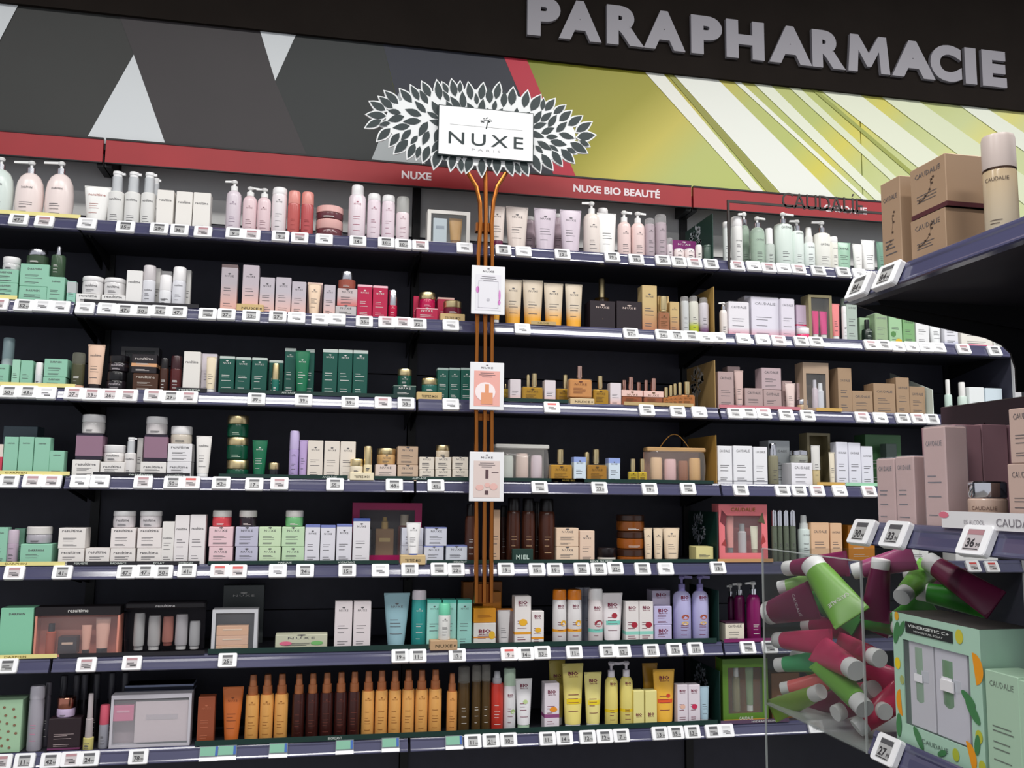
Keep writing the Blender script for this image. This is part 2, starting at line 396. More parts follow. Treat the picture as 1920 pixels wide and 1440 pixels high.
for i in range(9000):
    sc_ = math.sqrt(rnd.uniform(.08, .93)); try_leaf(rnd.uniform(0, 2*math.pi), sc_, .054 if i < 6000 else .038, .35)
leaves = [q[:5] for q in leaves]
for k, (ox, oz, ang, Lr, w) in enumerate(leaves):
    if k < NOUT or math.hypot(ox/A_, oz/B_) > .6:
        back.append(prism(leafpoly(cc[0]+ox-math.cos(ang)*.006, cc[2]+oz-math.sin(ang)*.006, ang, Lr+.013, w+.0055), cc[1]+.00003*k, cc[1]+.007))
crown = obj('crown_board', join(*back), WHT, tr)
for k, (ox, oz, ang, Lr, w) in enumerate(leaves):
    yy = cc[1]-.0004-.0005*(k % 3)
    obj('leaf', prism(leafpoly(cc[0]+ox, cc[2]+oz, ang, Lr, w), yy-.0009, yy+.0004), LEAF, tr)
# name plate
p, q = loc_(820, 298, YC-.012), loc_(1001, 198, YC-.012)
plc = ((p[0]+q[0])/2, (loc_(910, 297, YC-.012)[2]+loc_(910, 204, YC-.012)[2])/2); pw = q[0]-p[0]; ph = loc_(910, 204, YC-.012)[2]-loc_(910, 297, YC-.012)[2]
yp = YC-.012-YT
obj('plate_edge', bx(plc[0]-pw/2, plc[0]+pw/2, yp, yp+.008, plc[1]-ph/2, plc[1]+ph/2), LEAF, tr)
pl = obj('name_plate', bx(plc[0]-pw/2+.003, plc[0]+pw/2-.003, yp-.002, yp, plc[1]-ph/2+.003, plc[1]+ph/2-.003), M((250, 250, 250), .45), tr)
L = [t2('NUXE', plc[0], plc[1]-ph*.26, pw*.78, ph*.25, .006, 4, 1.35), ln(plc[0]-pw*.38, plc[0]+pw*.38, plc[1]+ph*.12, .0006)]
for i in range(34):
    t = rnd.uniform(0, math.pi); rr = rnd.uniform(.4, 1)
    L.append(ell2(plc[0]+.02*rr*math.cos(t)*.95, plc[1]+ph*.215+.017*rr*math.sin(t), .0022, .0011, 6))
L.append(poly2([(plc[0]-.003, plc[1]+ph*.09), (plc[0]+.001, plc[1]+ph*.09), (plc[0]+.006, plc[1]+ph*.26), (plc[0]+.004, plc[1]+ph*.26)]))
obj('lettering', wrap(L, lambda x, z: yp-.0028), LEAF, pl)
obj('lettering', wrap([t2('PARIS', plc[0], plc[1]-ph*.37, pw*.30, ph*.045, -.005, 2, 1.6)], lambda x, z: yp-.0028), M((170, 170, 172), .5), pl)
# three show cards hung on the rods
for (a, b_, c_, d_, ds, kind) in ((883, 947, 501, 588, 'white show card with pale lilac print, highest card on copper poles', 0), (880, 945, 681, 768, 'white show card with salmon pink picture, middle card on copper poles', 1), (879, 945, 848, 940, 'white show card with pale rose picture, lowest card on copper poles', 2)):
    y = -.066
    p, q = on(1, y, a, d_), on(1, y, b_, c_); w, h = q.x-p.x, q.z-p.z
    s = empty('show_card', ((p.x+q.x)/2, y, p.z)); tag(s, ds, 'sign', 'show cards on the copper poles')
    obj('card', cbx(w, .006, 0, h, .002), M((240, 240, 242), .3), s)
    surf = lambda x, z: -.0036
    pc = ((232, 230, 236), (240, 178, 168), (226, 208, 202))[kind]
    obj('picture', wrap([poly2([(-w*.38, h*.08), (w*.38, h*.08), (w*.38, h*.82), (-w*.38, h*.82)])], surf), M(pc, .35), s)
    obj('lettering', wrap([t2('NUXE', 0, h*.87, w*.34, h*.035, .02, 2, 1.3), ell2(0, h*.94, w*.04, h*.008), ln(-w*.2, w*.2, h*.77, .0012), ln(-w*.24, w*.24, h*.73, .0012), ln(-w*.15, w*.15, h*.69, .0012)], lambda x, z: -.0041), M((90, 84, 92), .5), s)
    s2 = lambda x, z: -.0044
    if kind == 0:
        obj('picture_frame', wrap([ln(-w*.3, w*.3, h*.68, .001), ln(-w*.3, w*.3, h*.13, .001), poly2([(-w*.3, h*.13), (-w*.29, h*.13), (-w*.29, h*.68), (-w*.3, h*.68)]), poly2([(w*.29, h*.13), (w*.3, h*.13), (w*.3, h*.68), (w*.29, h*.68)]), ell2(0, h*.3, w*.05, h*.03)], s2), M((196, 194, 202), .5), s)
        for e_ in (ell2(-w*.32, h*.5, w*.05, h*.07), ell2(w*.34, h*.4, w*.03, h*.12), ell2(w*.33, h*.25, w*.04, h*.05)): obj('petal', wrap([e_], s2), M((214, 130, 200), .5), s)
    if kind == 1:
        obj('white_swirl', wrap([ell2(-w*.05, h*.38, w*.30, h*.20, 16)], lambda x, z: -.00425), M((250, 236, 236), .5), s)
        obj('bottle_picture', wrap([poly2([(-w*.17, h*.12), (w*.17, h*.12), (w*.17, h*.36), (w*.06, h*.36), (w*.06, h*.54), (-w*.06, h*.54), (-w*.06, h*.36), (-w*.17, h*.36)])], s2), M((232, 160, 120), .4), s)
    if kind == 2:
        for pl_ in (poly2([(-w*.04, h*.46), (w*.05, h*.46), (w*.05, h*.64), (-w*.04, h*.64)]), poly2([(-w*.05, h*.14), (w*.05, h*.14), (w*.05, h*.22), (-w*.05, h*.22)]), ln(w*.14, w*.34, h*.58, .002)): obj('bottle_picture', wrap([pl_], s2), M((96, 74, 78), .3), s)
        for e_ in (ell2(w*.2, h*.3, w*.12, h*.07), ell2(-w*.2, h*.28, w*.12, h*.06), ell2(w*.02, h*.33, w*.08, h*.05)): obj('petal', wrap([e_], s2), M((232, 186, 178), .5), s)
# ------------------------------------------------------------------ product kinds (each returns the root Empty; base centre at its origin, front towards -y)
GOLD = MET((236, 214, 164), .34); SILV = MET((220, 220, 226), .26); CHROME = MET((230, 230, 235), .1)
def front(o, root, L, surf, c, name='lettering'):
    A = [q for q in L if not isinstance(q, Fine)]; B = [q for q in L if isinstance(q, Fine)]
    if A: obj(name, wrap(A, surf), M(c, .6), root)
    if B: obj('fine_print', wrap(B, surf), M(c, .6), root)['kind'] = 'stuff'
def contrast(c): return (92, 90, 94) if sum(c) > 360 else (226, 224, 220)
def k_box(root, w, h, o):
    c = o['c']; d = o.get('dep') or max(.02, min(w*.9, .07)); o['dep_'] = d
    obj('carton', cbx(w, d, 0, h, .0012), M(c, o.get('ro', .38), 0, o.get('c2'), g0=o.get('g0', .05), g1=o.get('g1', .6)), root)
    tc = o.get('tc') or contrast(c); sf = lambda x, z: -d/2-.0005
    if o.get('top'): obj('carton_lid', cbx(w*1.006, d*1.006, h*.93, h*1.004, .001), M(o['top'], .35), root)
    for z0, z1, bc in o.get('bands', ()):
        obj('printed_band', cbx(w*1.004, d*1.004, h*z0, h*z1, .0002), M(bc, .4), root)
    if h > .028:
        L = brand(o.get('t'), w, h, o.get('tz', .74), o['seed'])
        if not o.get('plain'): L += small(w, h, o.get('rows', (.5, .45, .36, .18, .13)), t=max(.0011, h*.011), seed=o['seed'])
    else: L = brand(o.get('t'), w, h, .45) + ([] if o.get('plain') else small(w, h, (.2,), seed=o['seed']))
    front(0, root, L, sf, tc)
    if o.get('blob'):
        for bx0, bz, ra, rb, bc in o['blob']: obj('printed_picture', wrap([ell2(w*bx0, h*bz, w*ra, w*rb, 14)], lambda x, z: -d/2-.0009), M(bc, .5), root)
def k_tube(root, w, h, o):
    c = o['c']; ch = o.get('ch', .12)*h; bw = w*o.get('bw', .74); t0 = min(bw*.42, .02); o['dep_'] = t0*2
    rings = []; N = 9; S = 20
    for k in range(N):
        f = k/(N-1); z = ch+(h-ch)*f; hw = (bw+(w-bw)*f**.9)/2; ht = t0*(1-f)**.75+.0012
        rings.append([(hw*math.copysign(abs(math.cos(a))**(1-.25*f), math.cos(a)), ht*math.sin(a), z) for a in [2*math.pi*i/S for i in range(S)]])
    V = sum(rings, []); F = [(k*S+i, k*S+(i+1) % S, k*S+S+(i+1) % S, k*S+S+i) for k in range(N-1) for i in range(S)]
    F += [tuple(range(S-1, -1, -1)), tuple(range((N-1)*S, N*S))]
    a_ = o.get('al')
    obj('tube_body', (V, F), M(c, .3, 0, o.get('c2'), a_, g0=o.get('g0', .1), g1=o.get('g1', .6)), root, True)
    zc = h-(h-ch)*.05
    obj('crimp', bx(-w/2*.995, w/2*.995, -.0016, .0016, zc, h*1.002), M(tuple(int(v*.93) for v in c), .35, 0, None, a_), root)
    kc = o.get('cap', (240, 240, 240)); km = o.get('capm') or M(kc, .3)
    r = bw*.47
    obj('cap', lathe([(r*.96, 0), (r, .002), (r, ch-.001), (r*.97, ch+.001)], 20, 1, min(1, t0*1.02/r)), km, root, True)
    for z0, z1, bc in o.get('bands', ()):
        L = [ln(-w*.5*(bw/w+(1-bw/w)*(z0+z1)/2)*.98, w*.5*(bw/w+(1-bw/w)*(z0+z1)/2)*.98, h*z0, h*(z1-z0), 8)]
        obj('printed_band', wrap(L, lambda x, z: tsurf(x, z, w, bw, h, ch, t0)-.0003), M(bc, .4), root)
    L = brand(o.get('t'), w*.85, h, o.get('tz', .74), o['seed']) + small(w*.8, h, o.get('rows', (.52, .46, .4, .27)), t=h*.009, seed=o['seed'])
    front(0, root, L, lambda x, z: tsurf(x, z, w, bw, h, ch, t0)-.0007, o.get('tc') or contrast(c))
    if o.get('blob'):
        for bx0, bz, ra, rb, bc in o['blob']: obj('printed_picture', wrap([ell2(w*bx0, h*bz, w*ra, w*rb, 12)], lambda x, z: tsurf(x, z, w, bw, h, ch, t0)-.0009), M(bc, .5), root)
def tsurf(x, z, w, bw, h, ch, t0):
    f = max(0, min(1, (z-ch)/(h-ch))); hw = (bw+(w-bw)*f**.9)/2; ht = t0*(1-f)**.75+.0012
    return -ht*math.sqrt(max(0, 1-min(1, abs(x)/hw)**(2+f)))
def cylsurf(r, sy=1): return lambda x, z: -sy*math.sqrt(max(1e-8, r*r-min(abs(x), r*.98)**2))-.0006
def pump(root, w, z, h, side, c, collar=None):
    """pump head from z up to h, nozzle to side -1/+1"""
    r = min(w*.28, .011); H = h-z; m = M(c, .3)
    obj('pump_collar', lathe([(r, z), (r, z+H*.42), (r*.8, z+H*.45)], 16), collar or m, root, True)
    obj('pump_head', join(lathe([(r*.38, z+H*.42), (r*.38, z+H*.72), (r*.8, z+H*.74), (r*.95, z+H*.9), (r*.6, h)], 12),
        ([(side*x*w*.62, y*r*.34, zz) for x, y, zz in ((0, -1, z+H*.80), (0, 1, z+H*.80), (0, 1, z+H*.98), (0, -1, z+H*.98), (1, -.7, z+H*.76), (1, .7, z+H*.76), (1, .7, z+H*.92), (1, -.7, z+H*.92))],
         [(0, 3, 2, 1), (4, 5, 6, 7), (0, 4, 7, 3), (1, 2, 6, 5), (3, 7, 6, 2), (0, 1, 5, 4)])), m, root, True)
def k_pump(root, w, h, o):
    c = o['c']; r = w/2; sy = o.get('sy', .85 if w > .06 else 1); bh = h*o.get('bh', .78); o['dep_'] = w*sy; al = o.get('al')
    sh = o.get('sh', .16)
    if o.get('egg'): prof = [(r*.8, 0), (r*.9, .004), (r, bh*.35), (r*.99, bh*.6), (r*.9, bh*.8), (r*.7, bh*.92), (r*.42, bh*.99), (r*.3, bh)]
    else: prof = [(r*.94, 0), (r, .003), (r, bh*(1-sh)), (r*.93, bh*(1-sh*.5)), (r*.7, bh*(1-sh*.15)), (r*.42, bh)]
    obj('bottle_body', lathe(prof, 24, 1, sy), M(c, .28, 0, o.get('c2'), al, g0=o.get('g0', .0), g1=o.get('g1', .2)), root, True)
    if al: obj('liquid', lathe([(q*.93, z*.9+.003) for q, z in prof[:-2]], 16, 1, sy), M(o.get('liq', c), .2, 0, None, .45), root, True)
    pump(root, w, bh, h, o.get('side', -1), o.get('pc', (244, 244, 242)), o.get('collar'))
    sf = cylsurf(r, sy)
    front(0, root, brand(o.get('t'), w*.8, bh, o.get('tz', .64), o['seed'])+small(w*.75, bh, o.get('rows', (.34, .30, .24, .15)), t=.0014, seed=o['seed']), sf, o.get('tc') or contrast(c))
    for z0, z1, bc in o.get('bands', ()): obj('printed_band', lathe([(r*1.004, bh*z0), (r*1.004, bh*z1)], 24, 1, sy), M(bc, .35), root, True)
    if o.get('blob'):
        for bx0, bz, ra, rb, bc in o['blob']: obj('printed_picture', wrap([ell2(w*bx0, h*bz, w*ra, w*rb, 12)], lambda x, z: sf(x, z)-.0003), M(bc, .5), root)
def k_lotion(root, w, h, o):
    """cylindrical bottle with a cap (cz = cap start, cw = cap width)"""
    c = o['c']; r = w/2; cz = h*o.get('cz', .72); cr = r*o.get('cw', .98); o['dep_'] = w; al = o.get('al')
    prof = [(r*.93, 0), (r, .003), (r, cz*.93), (max(cr*.98, r*.9), cz*.985), (cr*.96, cz)]
    obj('bottle_body', lathe(prof, 20), M(c, .26, 0, o.get('c2'), al, g0=o.get('g0', .1), g1=o.get('g1', .6)), root, True)
    if al: obj('liquid', lathe([(q*.9, .004+z*.92) for q, z in prof[:4]], 16), M(o.get('liq', c), .2, 0, None, .5), root, True)
    obj('cap', lathe([(cr*.98, cz), (cr, cz+.002), (cr*.97, h-.004), (cr*.85, h)], 20), o.get('capm') or M(o.get('cap', (242, 240, 240)), .3, 0, None, o.get('cal')), root, True)
    sf = cylsurf(r)
    front(0, root, brand(o.get('t'), w*.8, cz, o.get('tz', .76), o['seed'])+small(w*.7, cz, o.get('rows', (.5, .45, .33, .2)), t=.0014, seed=o['seed']), sf, o.get('tc') or contrast(c))
    for z0, z1, bc in o.get('bands', ()): obj('printed_band', lathe([(r*1.004, h*z0), (r*1.004, h*z1)], 20), M(bc, .35), root, True)
    if o.get('blob'):
        for bx0, bz, ra, rb, bc in o['blob']: obj('printed_picture', wrap([ell2(w*bx0, h*bz, w*ra, w*rb, 12)], lambda x, z: sf(x, z)-.0003), M(bc, .5), root)
def k_airless(root, w, h, o):
    c = o['c']; r = w/2; cz = h*o.get('cz', .62); o['dep_'] = w
    obj('bottle_body', lathe([(r*.95, 0), (r, .003), (r, cz*.97), (r*.86, cz)], 20), M(c, .3), root, True)
    obj('pump_sleeve', lathe([(r*.68, cz), (r*.70, cz+.002), (r*.66, h*.90)], 18), M(o.get('slv', (214, 218, 222)), .15, 0, None, .45), root, True)
    obj('pump_head', join(lathe([(r*.55, cz), (r*.56, h*.94), (r*.62, h*.95), (r*.6, h)], 16), bx(0, r*.95, -r*.18, r*.18, h*.945, h*.985)), M(o.get('cap', (244, 244, 244)), .3), root, True)
    front(0, root, brand(o.get('t'), w*.95, cz, .72)+small(w*.8, cz, (.28, .22, .14), t=.0014, seed=o['seed']), cylsurf(r), o.get('tc') or contrast(c))
def k_spray(root, w, h, o):
    c = o['c']; r = w/2; bh = h*o.get('bh', .70); o['dep_'] = w; cm = o.get('capm') or M(o.get('cap', (190, 118, 74)), .35)
    obj('bottle_body', lathe([(r*.94, 0), (r, .003), (r, bh*.97), (r*.94, bh), (r*.6, bh)], 20), M(c, .3), root, True)
    obj('collar', lathe([(r*.72, bh), (r*.74, bh+.001), (r*.70, bh+(h-bh)*.42), (r*.62, bh+(h-bh)*.43)], 16), cm, root, True)
    obj('spray_head', lathe([(r*.55, bh+(h-bh)*.43), (r*.48, h*.985), (r*.42, h)], 14), M(o.get('head', o.get('cap', (190, 118, 74))), .35), root, True)
    front(0, root, brand(o.get('t'), w*.9, bh, .80)+small(w*.8, bh, (.55, .42, .36, .30, .16), t=.0014, seed=o['seed']), cylsurf(r), o.get('tc') or contrast(c))
def k_jar(root, w, h, o):
    c = o['c']; r = w/2; cz = h*o.get('cz', .55); o['dep_'] = w; cr = r*o.get('cw', 1.0); al = o.get('al')
    obj('jar_body', lathe([(r*.86, 0), (r*.97, h*.05), (r, cz*.5), (r*.98, cz*.92), (cr*.93, cz)], 24), M(c, .22, 0, None, al), root, True)
    if al: obj('cream', lathe([(r*.78, h*.05), (r*.86, h*.12), (r*.86, cz*.92)], 20), M(o.get('liq', c), .4), root, True)
    obj('lid', lathe([(cr*.97, cz), (cr, cz+h*.03), (cr*.99, h*.95), (cr*.93, h)], 24), o.get('capm') or M(o.get('cap', (238, 236, 236)), .28), root, True)
    front(0, root, brand(o.get('t'), w*.75, cz, .55)+(small(w*.7, cz, (.3, .2), t=.0013, seed=o['seed']) if not o.get('plain') else []), cylsurf(r), o.get('tc') or contrast(c))
def k_oil(root, w, h, o):
    """rectangular shouldered oil bottle: clear glass, oil, metal cap (capx, capw as fractions, bz = body height fraction)"""
    c = o['c']; bz = h*o.get('bz', .55); d = o.get('dep') or min(w*.5, .032); o['dep_'] = d; cw = w*o.get('capw', .26); cx = w*o.get('capx', 0)
    obj('oil', cbx(w*.97, d*.93, .003, bz*.95, .003), M(c, .15, 0, None, .9), root)
    obj('glass_body', cbx(w, d, 0, bz, .004), M((238, 232, 214), .05, 0, None, .03), root)
    obj('neck', lathe([(cw*.42, bz), (cw*.42, bz+(h-bz)*.12)], 12, cx=cx), o.get('capm', GOLD), root, True)
    obj('cap', lathe([(cw*.48, bz+(h-bz)*.1), (cw*.5, bz+(h-bz)*.14), (cw*.5, h*.985), (cw*.42, h)], 16, cx=cx), o.get('capm', GOLD), root, True)
    if o.get('lab'): obj('paper_label', cbx(w*1.01, d*1.02, bz*.62, bz*.98, .0004), M(o['lab'], .4), root)
    front(0, root, brand(o.get('t', 'N'), w, bz, .66)+small(w, bz, (.5, .42, .34, .26), t=.0012, seed=o['seed']), lambda x, z: -d/2-.0007, o.get('tc', (96, 70, 30)))
def k_sign(root, w, h, o):
    """small kraft block sign / tester stand"""
    d = o.get('dep') or .03; o['dep_'] = d; c = o['c']
    obj('block', cbx(w, d, 0, h, .0015), M(c, .6), root)
    front(0, root, [t2(o['txt'], 0, h*.32, w*.62, h*.30, .015, 2, 1.15)]+([ell2(w*.40, h*.47, w*.035, h*.12)] if o['txt'] == 'NUXE' else []), lambda x, z: -d/2-.0006, o.get('tc', (84, 72, 50)))
def k_gift(root, w, h, o):
    """window gift box: back card, frame with a window, clear film and the packs behind it"""
    d = o.get('dep') or .055; o['dep_'] = d; c = o['c']; t = o.get('fr', .09); tx = min(t*h, w*.12); top = o.get('topf', t)*h
    obj('back_card', bx(-w/2, w/2, d/2-.002, d/2, 0, h), M(o.get('bk', tuple(int(v*.8) for v in c)), .6), root)
    wb = o.get('bot', t)*h
    obj('frame', join(bx(-w/2, w/2, -d/2, d/2-.002, 0, .002), bx(-w/2, w/2, -d/2, d/2-.002, h-.002, h), bx(-w/2, -w/2+.002, -d/2, d/2-.002, .002, h-.002), bx(w/2-.002, w/2, -d/2, d/2-.002, .002, h-.002),
        bx(-w/2+.002, w/2-.002, -d/2, -d/2+.002, .002, wb), bx(-w/2+.002, w/2-.002, -d/2, -d/2+.002, h-top, h-.002), bx(-w/2+.002, -w/2+tx, -d/2, -d/2+.002, wb, h-top), bx(w/2-tx, w/2-.002, -d/2, -d/2+.002, wb, h-top)), M(c, .4), root)
    if o.get('hd'): obj('header_strip', bx(-w/2-.0004, w/2+.0004, -d/2-.001, d/2, h-top, h+.0005), M(o['hd'], .45), root)
    cf = -d/2+.004
    for (kk, a, b_, z0, z1, cc_, c3) in o.get('items', ()):
        x0, x1 = -w/2+a*w, -w/2+b_*w; ww = x1-x0; cx = (x0+x1)/2; zz0, zz1 = z0*h, z1*h; H = zz1-zz0
        if kk == 'b': p = obj('pack', cbx(ww, min(d*.6, ww), zz0, zz1, .001, cx, cf+min(d*.6, ww)/2), M(cc_, .4), root); obj('pack_label', bx(cx-ww*.3, cx+ww*.3, cf-.0006, cf, zz0+H*.55, zz0+H*.68), M(c3, .5), p)
        elif kk == 'l':
            r = min(ww/2, d*.4); p = obj('bottle', lathe([(r, zz0), (r, zz0+H*.7), (r*.7, zz0+H*.74)], 14, ww/2/r, 1, cx, cf+r), M(cc_, .3), root, True)
            obj('cap', lathe([(r*.66, zz0+H*.74), (r*.62, zz1)], 12, ww/2/r, 1, cx, cf+r), M(c3, .3), p, True)
        else:
            S = 14; N = 5; V = []; F = []
            for k in range(N):
                f = k/(N-1); z = zz0+H*.14+H*.86*f; hw = ww/2*(.78+.22*f); ht = min(ww*.3, d*.35)*(1-f)**.8+.001
                V += [(cx+hw*math.cos(2*math.pi*i/S), cf+min(ww*.3, d*.35)+.001+ht*math.sin(2*math.pi*i/S), z) for i in range(S)]
            F = [(k*S+i, k*S+(i+1) % S, k*S+S+(i+1) % S, k*S+S+i) for k in range(N-1) for i in range(S)]+[tuple(range(S-1, -1, -1)), tuple(range((N-1)*S, N*S))]
            p = obj('mini_tube', (V, F), M(cc_, .3), root, True)
            obj('cap', lathe([(ww*.36, zz0), (ww*.36, zz0+H*.14)], 14, 1, min(1, min(ww*.3, d*.35)/(ww*.36)), cx, cf+min(ww*.3, d*.35)+.001), M(c3, .3), p, True)
    if not o.get('nofilm'): obj('window_film', bx(-w/2+tx*.9, w/2-tx*.9, -d/2+.0022, -d/2+.0026, wb*.95, h-top*.97), CLEAR((230, 235, 240), o.get('fa', .05), .06), root)
    L = []
    if o.get('txt'): L.append(t2(o['txt'], 0, h-top*.62, w*o.get('tw', .24), min(top*.42, .012), .01, 2))
    if o.get('txt2'): L.append(t2(o['txt2'], 0, wb*.3, w*.3, wb*.34, .005, 2))
    front(0, root, L, lambda x, z: -d/2-.0016, o.get('tc') or contrast(o.get('hd', c)))
    for pts, pc in o.get('prints', ()): obj('printed_picture', wrap([poly2([(w*(a-.5), h*b_) for a, b_ in pts])], lambda x, z: -d/2-.0007), M(pc, .5), root)
def k_pouch(root, w, h, o):
    """clear zip pouch bulging around the packs inside"""
    d = o.get('dep') or .07; o['dep_'] = d
    for (kk, a, b_, z0, z1, cc_, c3) in o.get('items', ()):
        x0, x1 = -w/2+a*w, -w/2+b_*w; ww = x1-x0; cx = (x0+x1)/2; r = min(ww/2, d*.36); H = (z1-z0)*h; zz0 = z0*h
        if kk == 'b': p = obj('pack', cbx(ww, min(d*.5, ww), zz0, zz0+H, .001, cx, 0), M(cc_, .4), root); obj('pack_label', bx(cx-ww*.3, cx+ww*.3, -min(d*.5, ww)/2-.0006, -min(d*.5, ww)/2, zz0+H*.6, zz0+H*.7), M(c3, .5), p)
        else:
            p = obj('bottle', lathe([(r*.95, zz0+H*.12), (r, zz0+H*.2), (r*.98, zz0+H*.9), (r*.9, zz0+H)], 14, ww/2/r, .8 if kk == 't' else 1, cx, 0), M(cc_, .3), root, True)
            obj('cap', lathe([(r*.8, zz0), (r*.8, zz0+H*.12)], 12, ww/2/r, .8, cx, 0), M(c3, .3), p, True)
    S = 24; V = []; F = []; N = 7
    for k in range(N):
        f = k/(N-1); z = .001+(h-.001)*f; dy = d/2*(.55+.45*math.sin(math.pi*min(1, f*.9+.12))); hw = w/2*(.97+.03*math.sin(math.pi*f))
        for i in range(S):
            a = 2*math.pi*i/S; ca, sa = math.cos(a), math.sin(a)
            V.append((hw*math.copysign(abs(ca)**.35, ca), dy*math.copysign(abs(sa)**.5, sa)*(1+.05*math.sin(5*a+k)), z))
    F = [(k*S+i, k*S+(i+1) % S, k*S+S+(i+1) % S, k*S+S+i) for k in range(N-1) for i in range(S)]+[tuple(range(S-1, -1, -1)), tuple(range((N-1)*S, N*S))]
    obj('clear_pouch', (V, F), CLEAR(o.get('pcol', (236, 232, 230)), o.get('pa', .12), .05), root, True)
    obj('pouch_top', cbx(w*1.0, d*.62, h*.90, h*1.02, .004), M(o['c'], .45), root)
    obj('pouch_back', bx(-w*.48, w*.48, d*.46, d*.47, .002, h*.9), M(o.get('bk', o['c']), .5), root)
    if o.get('handle'): obj('handle_cord', sweep([(-w*.25+w*.5*i/10, 0, h*1.02+.045*math.sin(math.pi*i/10)) for i in range(11)], .0016, 6), M(o['handle'], .6), root, True)
    if o.get('txt'): front(0, root, [t2(o['txt'], 0, h*.93, w*.24, h*.055, .01, 2)], lambda x, z: -d*.31-.0008, o.get('tc', (226, 222, 222)))
def k_case(root, w, h, o):
    """clear wrapped pack of cartons"""
    d = o.get('dep') or .06; o['dep_'] = d
    obj('carton', cbx(w*.97, d*.94, .001, h*.985, .002), M(o['c'], .4, 0, o.get('c2'), g0=.02, g1=.25), root)
    obj('clear_wrap', cbx(w, d, 0, h, .003), CLEAR((240, 240, 245), .10, .05), root)
    front(0, root, brand(o.get('t'), w, h, .80)+small(w, h, (.5, .44, .3, .12), t=.0016, seed=o['seed']), lambda x, z: -d*.47-.0006, (110, 108, 116))
KINDS = dict(box=('carton_box', 'box', k_box), tube=('cream_tube', 'tube', k_tube), pump=('pump_bottle', 'bottle', k_pump), lotion=('capped_bottle', 'bottle', k_lotion), airless=('airless_bottle', 'bottle', k_airless), spray=('spray_bottle', 'bottle', k_spray), jar=('cream_jar', 'jar', k_jar), oil=('oil_bottle', 'bottle', k_oil), sign=('tester_stand', 'sign', k_sign), gift=('gift_set', 'gift box', k_gift), pouch=('gift_pouch', 'pouch', k_pouch), case=('wrapped_carton', 'box', k_case))
LAST = {'z': 0}; NP = [0]
def I(row, kind, x0, x1, yt, desc, **o):
    """a pack on a wall shelf: x0..x1 and yt are where the photo shows its sides and top; d = how far its front stands behind the rail"""
    name, cat, fn = KINDS[kind]; d = o.get('d', .025); NP[0] += 1; o['seed'] = NP[0]
    zb = LAST['z']+.0004 if o.get('on') else RZ[row]+SHELFTOP+.0004
    if kind in ('pump', 'lotion', 'airless', 'spray', 'jar'): dm = d+(on(1, d, x1, yt).x-on(1, d, x0, yt).x)/2
    else: dm = d
    ym = yt+(20 if not o.get('yb') else 0)
    xa, xb = on(1, dm, x0, ym).x, on(1, dm, x1, ym).x; w = (xb-xa)*.985
    h = max(.008, on(1, dm, (x0+x1)/2, yt).z-zb)
    if o.get('h'): h = o['h']
    root = empty(name, ((xa+xb)/2, 0, zb), o.get('rz', 0))
    fn(root, w, h, o); root.location.y = d+o['dep_']/2
    LAST['z'] = zb+h; LAST['d'] = d
    reg(root, desc, RN[row], cat, (x0+x1)/2); return root
# ------------------------------------------------------------------ packs on the wall shelves (photo positions, left to right)
WH = (238, 237, 234); OFF = (226, 224, 220); MINT = (150, 204, 178); LIL = (206, 190, 206); PNK = (236, 212, 212); CRM = (226, 216, 200); RDX = (186, 26, 72); DGR = (16, 82, 70); KR = (190, 164, 116); BRN = (168, 140, 112); TAUP = (182, 158, 156); AMB = (184, 140, 34)
PEA = (224, 150, 134); DRK = (34, 28, 34); MNTP = (214, 232, 226)
# --- top shelf
r = 'A'
I(r, 'pump', -24, 31, 297, 'pale mint white pump bottle', c=(222, 234, 228), egg=1, t='D', bh=.80, collar=SILV, side=-1)
I(r, 'pump', 33, 87, 304, 'pale pink egg shaped pump bottle', c=(246, 230, 226), egg=1, t='D', bh=.79, collar=SILV)
I(r, 'pump', 89, 143, 305, 'pale pink egg shaped pump bottle', c=(246, 230, 226), egg=1, t='D', bh=.79, collar=SILV)
I(r, 'tube', 154, 206, 346, 'white cream tube with red print', c=WH, t='R', tc=(176, 104, 96), bw=.7, ch=.06)
for a, b_, y in ((205, 236, 323), (236, 266, 324), (266, 295, 325)): I(r, 'airless', a, b_, y, 'white bottle with clear pump sleeve', c=WH, t='R')
I(r, 'airless', 284, 302, 335, 'small white pump bottle standing behind', c=WH, t='R', d=.12)
I(r, 'box', 294, 326, 356, 'white carton beside the pump bottles', c=(240, 236, 230), t='R', tz=.7, rows=(.1, .06))
I(r, 'box', 330, 361, 359, 'narrow white carton', c=(240, 236, 230), t='R', tz=.68, rows=(.1, .06)); I(r, 'box', 362, 395, 361, 'narrow white carton', c=(240, 236, 230), t='R', tz=.68, rows=(.1, .06))
I(r, 'pump', 425, 454, 339, 'tall lilac pump bottle', c=(224, 212, 220), t='N', bh=.80, tc=(120, 90, 120))
I(r, 'pump', 456, 483, 351, 'rose pump bottle with coral foot', c=(234, 208, 212), t='N', bh=.80, side=1, bands=((.0, .09, (222, 64, 70)),), tc=(130, 90, 100))
I(r, 'pump', 483, 509, 354, 'rose pump bottle with coral foot', c=(234, 208, 212), t='N', bh=.80, side=-1, bands=((.0, .09, (222, 64, 70)),), tc=(130, 90, 100))
I(r, 'lotion', 510, 539, 354, 'white capped lotion bottle beside coral bottles', c=(240, 232, 234), t='N', cz=.86, tz=.78)
I(r, 'lotion', 540, 564, 360, 'coral bottle with peach cap', c=(196, 98, 94), cap=(228, 150, 140), cz=.72, tc=(150, 50, 50)); I(r, 'lotion', 565, 589, 362, 'coral bottle with peach cap', c=(194, 92, 94), cap=(228, 150, 140), cz=.72, tc=(150, 50, 50))
